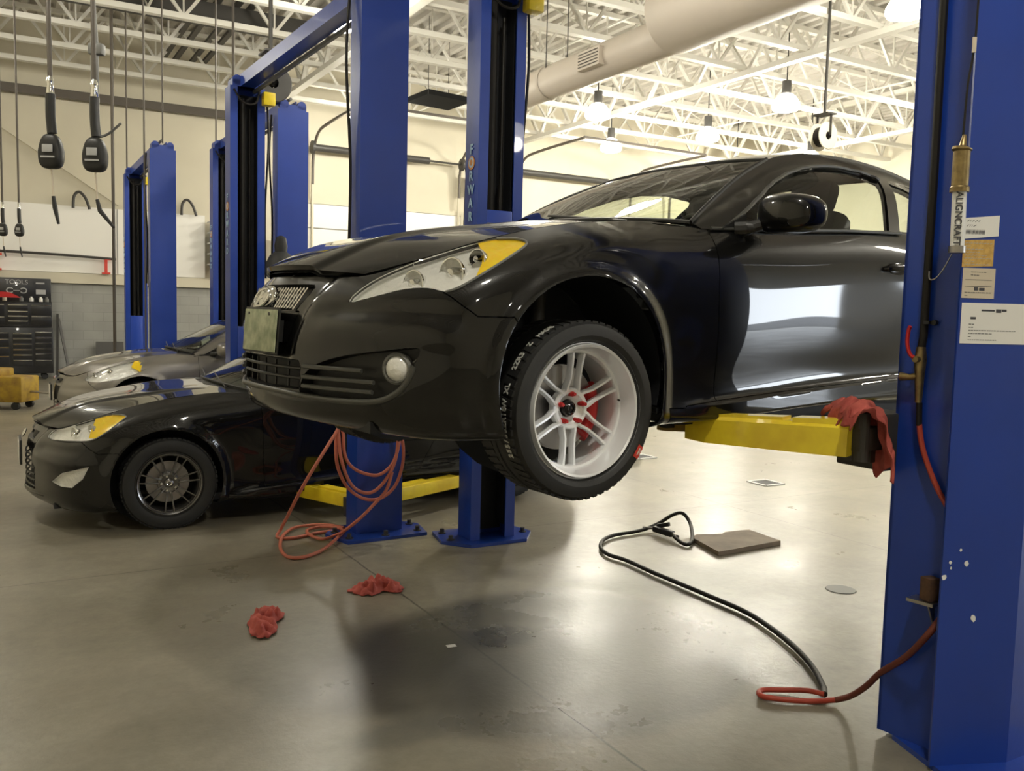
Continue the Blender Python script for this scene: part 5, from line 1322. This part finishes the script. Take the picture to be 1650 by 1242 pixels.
# rag draped over the arm hinge: a sheet following a profile
prof = [(1.205, 1.225), (1.214, 1.262), (1.235, 1.292), (1.262, 1.302), (1.30, 1.298), (1.335, 1.275), (1.366, 1.235), (1.378, 1.17), (1.388, 1.10), (1.392, 1.04)]
pr = spl([Vector((x, 0, z)) for x, z in prof], 6); vs = []; nn = len(pr); NW = 22; rnd = random.Random(5)
for i, p in enumerate(pr):
    for j in range(NW):
        v = j/(NW-1)-.5; a = i/nn
        w_ = .26*(1+.2*sin(a*7)); y = 3.26+v*w_+(p.x-1.2)*.25
        off = .010*sin(v*22+a*3)+.007*sin(v*41+a*9+1)+.006*sin(a*26+v*5)
        zz = p.z+off-.03*abs(v)*2*(1-abs(a-.45)*1.2) - (.03*sin(v*9+1) if i < 6 or i > nn-8 else 0)
        vs.append((p.x+off*.8, y, zz+.01))
m = MB(); m.add(vs, [(i*NW+j, i*NW+j+1, (i+1)*NW+j+1, (i+1)*NW+j) for i in range(nn-1) for j in range(NW-1)]); o = m.build('shop_rag', 'rag_red', None, 60); md = o.modifiers.new('thick', 'SOLIDIFY'); md.thickness = .004
tag(o, 'red rag draped over the hinge of the yellow lift arm', 'rag')
# ---------------------------------------------------------------- floor details
def prism_xy(pts, z, h): m_ = MB(); m_.prism([(p[0], p[1]) for p in pts], (0, 0, z), (1, 0, 0), (0, 1, 0), (0, 0, h)); return m_
o = tag(prism_xy([(1.318, 6.272), (1.424, 5.882), (1.948, 6.229), (1.805, 6.543), (1.6, 6.447), (1.568, 6.388), (1.369, 6.35)], .001, .03).build('wooden_board', 'wood_board', None, 0), 'worn brown plywood board lying flat on the floor beyond the black hose', 'board')
def drain(c, r, label):
    o = empty('floor_drain', c); o.rotation_euler.z = BT
    m = MB()
    for q, (a, b) in enumerate((((-r, -r), (r, -r)), ((r, -r), (r, r)), ((r, r), (-r, r)), ((-r, r), (-r, -r)))): m.bar((*a, .004), (*b, .004), .035, .01)
    m.build('frame', 'white_paint', o, 0); m = MB(); m.box((0, 0, .002), (2*r-.03, 2*r-.03, .004)); m.build('opening', 'dark_inner', o, 0); tag(o, label, 'drain')
drain((2.52, 8.62, 0), .12, 'small square floor drain with a white frame beyond the yellow arm')
drain((1.50, 10.05, 0), .12, 'white-framed square floor drain behind the raised front wheel')
m = MB(); m.tube(spl([(1.42, 10.2, .01), (1.46, 10.12, .12), (1.40, 10.1, .25), (1.32, 10.12, .30)], 4), .05, 10); tag(m.build('exhaust_hose', 'grey_plastic', None, 40), 'grey hose end rising from the far floor drain', 'hose')
m = MB(); m.lathe([(0, .004), (.085, .004), (.09, 0)], 28, (2.0, 5.2, 0), axis='Z'); tag(m.build('cleanout_plate', 'grey_plastic', None, 30), 'small round steel cap set in the floor near the right post', 'floor plate')
m = MB(); m.box((-.26, 4.14, .003), (.045, .03, .003), Matrix.Rotation(.4, 3, 'Z')); tag(m.build('paper_scrap', 'paper', None, 0), 'tiny white paper scrap on the dark floor patch', 'scrap')
# ---------------------------------------------------------------- hanging meters and drops
def meter(x, y, z, label, k=1.0, tube_r=.02, zt=6.4, thick=False, bend=None):
    o = empty('fluid_meter', (x, y, z)); tag(o, label, 'fluid dispenser')
    m = MB(); m.cyl((0, 0, .52*k), (-.02*k, 0, zt-z), tube_r, 10); m.build('supply_hose', 'pipe_brown', o, 30)
    m = MB(); m.tube([(0, 0, .54*k), (0, 0, .50*k), (0, 0, .48*k), (0, 0, .40*k)], [.014*k, .026*k, .02*k, .03*k], 12); m.build('swivel', 'chrome', o, 30)
    m = MB(); m.tube(spl([(0, 0, .41*k), (.0, 0, .25*k), (.01*k, 0, .13*k)], 4), .034*k, 12); m.build('grip', 'black_plastic', o, 30)
    m = MB(); superell(m, (0, 0, 0), (.088*k, .05*k, .125*k), 3.4, 28, 16)
    m.v = [(p[0]*(1-.30*max(0, p[2]/(.125*k))), p[1], p[2]) for p in m.v]; b = m.build('meter_body', 'black_plastic', o, 50)
    m = MB(); m.box((0, -.056*k, .015*k), (.075*k, .012, .055*k), bev=.004); m.build('display', 'ink_grey', b, 20, 'pale grey display'); m = MB(); m.box((0, -.055*k, -.045*k), (.10*k, .010, .012*k)); m.build('button_strip', 'ink_grey', b, 0)
    m = MB(); m.tube(spl([(0, 0, -.12*k), (.008*k, 0, -.27*k), (.01*k, 0, -.33*k)], 4), .007*k, 8); m.build('outlet_tube', 'paper_tan', o, 30)
    m = MB(); m.tube([(.01*k, 0, -.32*k), ((.02 if bend is None else .03)*k, 0, -.40*k), ((.045 if bend is None else .13)*k, 0, -.52*k)], [.013*k, .018*k, .010*k], 8); m.build('nozzle', 'black_plastic', o, 30)
    return o
meter(-4.14, 8.0, 2.93, 'black fluid dispenser with grey display hanging at upper left, left one of the near pair', 1.22)
meter(-3.75, 8.0, 2.91, 'black fluid dispenser with bent nozzle hanging at upper left, right one of the near pair', 1.22, bend=1)
m = MB(); m.tube([(-3.81, 8.14, 4.3), (-3.81, 8.14, 3.90), (-3.81, 8.14, 3.15)], [.012, .034, .034], 12); m.box((-3.79, 8.14, 3.86), (.13, .09, .10), bev=.02); m.tube(spl([(-3.81, 8.14, 3.2), (-3.80, 8.14, 3.10), (-3.70, 8.14, 3.12), (-3.58, 8.14, 3.22)], 4), .012, 6); tag(m.build('hose_sleeve', 'grey_plastic', None, 30), 'thick grey sleeve hanging beside the bent-nozzle fluid dispenser', 'sleeve')
meter(-7.21, 13.0, 2.63, 'small black fluid dispenser hanging far left, over the white board', .75, .014)
meter(-7.45, 13.0, 2.63, 'small black fluid dispenser cut by the left picture edge', .75, .014)
def drop(x, y, z0, label, r=.016, z1=6.6): m_ = MB(); m_.cyl((x, y, z0), (x, y, z1), r, 8); return tag(m_.build('cable_drop', 'pipe_brown', None, 30), label, 'cable')
drop(-6.92, 15.4, .02, 'dark pipe running down from the roof close left of the farthest lift', .028)
drop(-5.27, 12.72, .02, 'thin dark cable dropping in front of the farthest lift', .013)
drop(-5.08, 12.9, CH+.1, 'thin cable from the roof to the farthest lift near post', .012)
drop(-6.70, 15.45, CH+.12, 'thin cable from the roof to the farthest lift far post', .014)
drop(-2.92, 9.25, CH+.1, 'thin cable from the roof to the middle lift far post', .013)
drop(-2.81, 10.2, CH+.1, 'dark cable from the roof down to the second lift row post', .014)
drop(-4.25, 12.7, CH+.1, 'curled black cable dropping to the lift behind the middle one', .012)
def reel(c, r, label, mat='cream'):
    o = empty('hose_reel', c); o.rotation_euler.z = BT
    m = MB()
    for y in (-.09, .09): m.lathe([(r*.3, y-.01), (r, y-.01), (r+.01, y), (r, y+.01), (r*.3, y+.01)], 32, closed=True)
    m.build('reel_discs', mat, o, 40); m = MB(); m.lathe([(r*.75, -.08), (r*.75, .08)], 28); m.lathe([(.04, -.12), (.04, .12)], 12); m.build('wound_hose', 'hose_black', o, 40)
    m = MB(); m.bar((0, -.13, 0), (0, -.13, r+.12), .04, .01); m.bar((0, .13, 0), (0, .13, r+.12), .04, .01); m.box((0, 0, r+.13), (.2, .3, .02)); m.bar((0, 0, r+.13), (0, 0, CEIL-c[2]), .03); m.build('mount', 'dark_steel', o, 0); tag(o, label, 'hose reel')
reel((4.724, 14.0, 4.45), .20, 'cream hose reel hanging above the roof of the raised coupe')
reel((-2.74, 10.0, 4.05), .20, 'dark hose reel hanging behind the top of the middle lift', 'dark_steel')
# ---------------------------------------------------------------- back wall things (s/t frame)
def stm(mb_, name, mat, par=None, smooth=0, label=None): return mb_.build(name, mat, par, smooth, label, BM if par is None else None)
m = MB(); m.box((2.0, T1-.10, 2.95), (4.3, .04, 1.42)); o = stm(m, 'wall_board', 'white_board'); tag(o, 'wide white panel fixed on the back wall above the ledge', 'panel')
m = MB(); m.box((2.3, T1-.125, 2.95), (.012, .012, 1.42)); stm(m, 'panel_joint', 'grey_plastic', o)
o = empty('bar_rack', mw=BM.copy()); tag(o, 'long dark bar resting on two red brackets on the ledge', 'rack')
m = MB(); m.tube(spl([(-.6, T1-.28, 2.63), (.5, T1-.28, 2.62), (1.3, T1-.28, 2.60), (2.25, T1-.28, 2.56)], 4), .028, 8); m.build('bar', 'dark_steel', o, 30)
for x in (.0, 2.05):
    m = MB(); m.box((x, T1-.26, 2.40), (.06, .06, .34)); m.box((x, T1-.26, 2.25), (.16, .16, .04)); m.box((x+.04, T1-.26, 2.56), (.10, .08, .05)); m.build('red_bracket', 'red_plastic', o, 0, 'red bracket')
m = MB(); m.box((4.35, T1-.3, 2.46), (.10, .16, .42), bev=.01); tag(stm(m, 'red_can', 'red_plastic'), 'narrow red container on the ledge right of the white panel', 'container')
o = empty('wall_shelf', mw=BM.copy()); tag(o, 'narrow wall shelf with pale boxes between the blue posts', 'shelf')
for k in range(5): m = MB(); m.box((4.45, T1-.28, 2.55+.24*k), (.5, .35, .025)); m.build('shelf_board', 'white_paint', o, 0)
for k in range(4): m = MB(); m.box((4.42, T1-.28, 2.56+.24*k+.07), (.34, .25, .11)); m.build('shelf_box', ('grey_plastic', 'ink_grey', 'decal_blue', 'black_plastic')[k], o, 0)
m = MB(); m.bar((-1.6, T1-.12, 6.3), (2.35, T1-.12, 3.76), .05, .07); tag(stm(m, 'wall_brace', 'cream'), 'slanting cream brace on the back wall above the white panel', 'brace')
for x, z, lab in ((1.55, 3.66, 'black hose hook curving above the white panel, left one'), (3.75, 3.68, 'black hose hook curving above the white panel, right one')):
    m = MB(); m.tube(spl([(x-.12, T1-.2, z-.05), (x-.10, T1-.2, z+.2), (x, T1-.2, z+.3), (x+.12, T1-.2, z+.18), (x+.2, T1-.2, z-.05)], 4), .03, 8); tag(stm(m, 'hose_hook', 'dark_steel', None, 30), lab, 'hook')
# tool chest
o = empty('tool_chest', mw=BM @ Matrix.Translation((.22, 20.95, 0))); tag(o, 'tall black tool chest with many silver-handled drawers against the block wall', 'tool chest')
m = MB(); m.box((0, 0, .60), (1.52, .60, .94), bev=.01); m.box((0, .02, 1.33), (1.50, .52, .50), bev=.01); m.box((0, .16, 1.83), (1.50, .22, .50), bev=.01); m.box((0, 0, 1.59), (1.5, .5, .02)); m.build('cabinet', 'tool_black', o, 20)
for x0, x1, zs in ((.42, .74, (.28, .42, .55, .66, .77, .88, 1.0)), (.02, .38, (.28, .42, .53, .64, .75, .86, .97)), (-.74, -.03, (.3, .5, .68, .85, .98))):
    for i in range(len(zs)-1):
        m = MB(); m.box(((x0+x1)/2, -.305, (zs[i]+zs[i+1])/2), (x1-x0-.012, .02, zs[i+1]-zs[i]-.012), bev=.003); d_ = m.build('drawer', 'tool_black', o, 20)
        m = MB(); m.box(((x0+x1)/2, -.322, zs[i+1]-.025), (x1-x0-.03, .018, .016)); m.build('handle', 'chrome', d_, 0)
for x0, x1, zs in ((.36, .74, (1.12, 1.32, 1.55)), (-.06, .32, (1.12, 1.22, 1.32, 1.42, 1.55)), (-.74, -.10, (1.12, 1.3, 1.55))):
    for i in range(len(zs)-1):
        m = MB(); m.box(((x0+x1)/2, -.245, (zs[i]+zs[i+1])/2), (x1-x0-.012, .02, zs[i+1]-zs[i]-.012), bev=.003); d_ = m.build('drawer', 'tool_black', o, 20)
        m = MB(); m.box(((x0+x1)/2, -.262, zs[i+1]-.025), (x1-x0-.03, .018, .016)); m.build('handle', 'chrome', d_, 0)
m = MB()
for x in (-.6, .6):
    for y in (-.2, .2): m.lathe([(0, -.025), (.06, -.025), (.065, 0), (.06, .025), (0, .025)], 18, (x, y, .065)); m.box((x, y, .12), (.06, .05, .04))
m.build('casters', 'rubber', o, 30)
text('hutch_lettering', 'TOOLS', .13, 'ink_grey', o, frame((.12, .045, 1.99), (1, 0, 0), (0, 0, 1)), .002)
m = MB(); m.tube([(.0+.06*cos(a), .04, 1.82+.05*sin(a)) for a in np.linspace(.6, 5.7, 12)], .012, 6); m.tube([(.24+.06*cos(a), .04, 1.82+.05*sin(a)) for a in np.linspace(3.7, 8.8, 12)], .012, 6); m.bar((.06, .04, 1.82), (.18, .04, 1.82), .012); m.box((.56, .04, 1.80), (.18, .02, .10)); m.box((.55, .04, 1.98), (.16, .02, .03)); m.build('hutch_stickers', 'ink_grey', o, 30)
for k, (x, c_) in enumerate(((-.1, 'paper_tan'), (.2, 'grey_plastic'), (.38, 'paper'), (.55, 'paper'), (.66, 'grey_plastic'))):
    m = MB(); m.cyl((x, -.12, 1.60), (x, -.12, 1.60+.07), .04, 12); m.cyl((x, -.12, 1.67), (x, -.12, 1.70), .02, 10); q = stm(m, 'small_jar', c_, None, 30)
    q.matrix_world = BM @ Matrix.Translation((.22, 20.95, 0)); tag(q, ('tan', 'dark grey', 'white', 'white', 'dark grey')[k]+' small jar on the tool chest shelf, '+('leftmost', 'second from left', 'middle one', 'second from right', 'rightmost')[k], 'jar')
m = MB(); m.prism([(-.5, 0), (.35, .0), (.16, .10), (-.5, .16)], (0, 0, 1.62), (1, 0, 0), (0, 0, 1), (0, .35, 0)); q = stm(m, 'red_tray', 'red_metal'); q.matrix_world = BM @ Matrix.Translation((.05, 20.2, .05)); tag(q, 'red tray sticking out in front of the black tool chest', 'tray')
m = MB(); m.cyl((0, .15, 0), (0, .15, 1.62), .03, 10); m.lathe([(0, 0), (.3, 0), (.3, .03), (0, .04)], 20, axis='Z'); q = stm(m, 'tray_stand', 'dark_steel', None, 30); q.matrix_world = BM @ Matrix.Translation((-.25, 20.2, .0)); tag(q, 'dark pole stand under the red tray', 'stand')
# steel bars leaning beside the chest
m = MB(); m.bar((1.06, 21.0, 0.02), (1.10, 21.3, 1.35), .05, .03); m.bar((1.30, 20.9, .02), (1.12, 21.3, 1.25), .05, .02); tag(stm(m, 'leaning_bar', 'dark_steel'), 'dark bars leaning on the block wall right of the tool chest', 'bar')
m = MB(); m.box((2.1, 21.1, .42), (.55, .04, .7), Matrix.Rotation(-.2, 3, 'X')); tag(stm(m, 'leaning_board', 'dark_steel'), 'dark framed board leaning on the wall behind the silver car', 'board')
# yellow cart at the left edge
o = empty('yellow_cart', (-7.60, 13.2, 0)); tag(o, 'yellow wheeled metal box at the left picture edge', 'cart')
m = MB(); m.box((0, 0, .30), (.80, .5, .38), bev=.03); m.box((-.2, 0, .53), (.5, .4, .14), bev=.03); m.build('body', 'yellow_dark', o, 20)
m = MB(); m.cyl((-.25, 0, .5), (-.25, 0, .82), .05, 12); m.box((-.25, 0, .80), (.12, .12, .1), bev=.02); m.build('pump', 'yellow_dark', o, 25)
for x in (-.28, .28):
    m = MB(); m.cyl((x, -.22, .055), (x, -.16, .055), .055, 16); m.cyl((x, .16, .055), (x, .22, .055), .055, 16); m.build('wheel', 'rubber', o, 30)
m = MB(); m.cyl((.40, 0, .26), (.72, .0, .24), .018, 8); m.build('handle', 'steel', o, 30)
# oil drain funnel behind the raised bumper
o = empty('drain_funnel', (-2.41, 9.0, 0)); tag(o, 'black rubber funnel on a silver pole behind the raised bumper', 'funnel')
m = MB(); m.lathe([(.02, .30), (.05, .28), (.065, .20), (.06, .14), (.11, .10), (.15, .02), (.155, -.06), (.13, -.12), (.05, -.14)], 28, (.05, 0, 2.02), axis='Z'); m.build('funnel', 'rubber', o, 40)
m = MB(); m.cyl((.02, 0, .5), (.02, 0, 1.93), .05, 16); m.build('pole', 'steel', o, 30); m = MB(); m.lathe([(0, .02), (.26, .02), (.28, .05), (.28, .55), (.25, .6), (0, .6)], 32, axis='Z'); m.build('drum', 'dark_steel', o, 35)
# wall-mounted box and conduit behind the forward-lettered post
m = MB(); m.tube(spl([(10.55, T1-.3, 5.5), (10.75, T1-.3, 5.35), (10.75, T1-.3, 4.6), (10.72, T1-.3, 3.6)], 5), .04, 8); m.box((10.95, T1-.3, 4.95), (.26, .2, .5), bev=.04); tag(stm(m, 'door_opener', 'dark_steel', None, 30), 'dark door opener box with its bent conduit beside the white bay door', 'door opener')
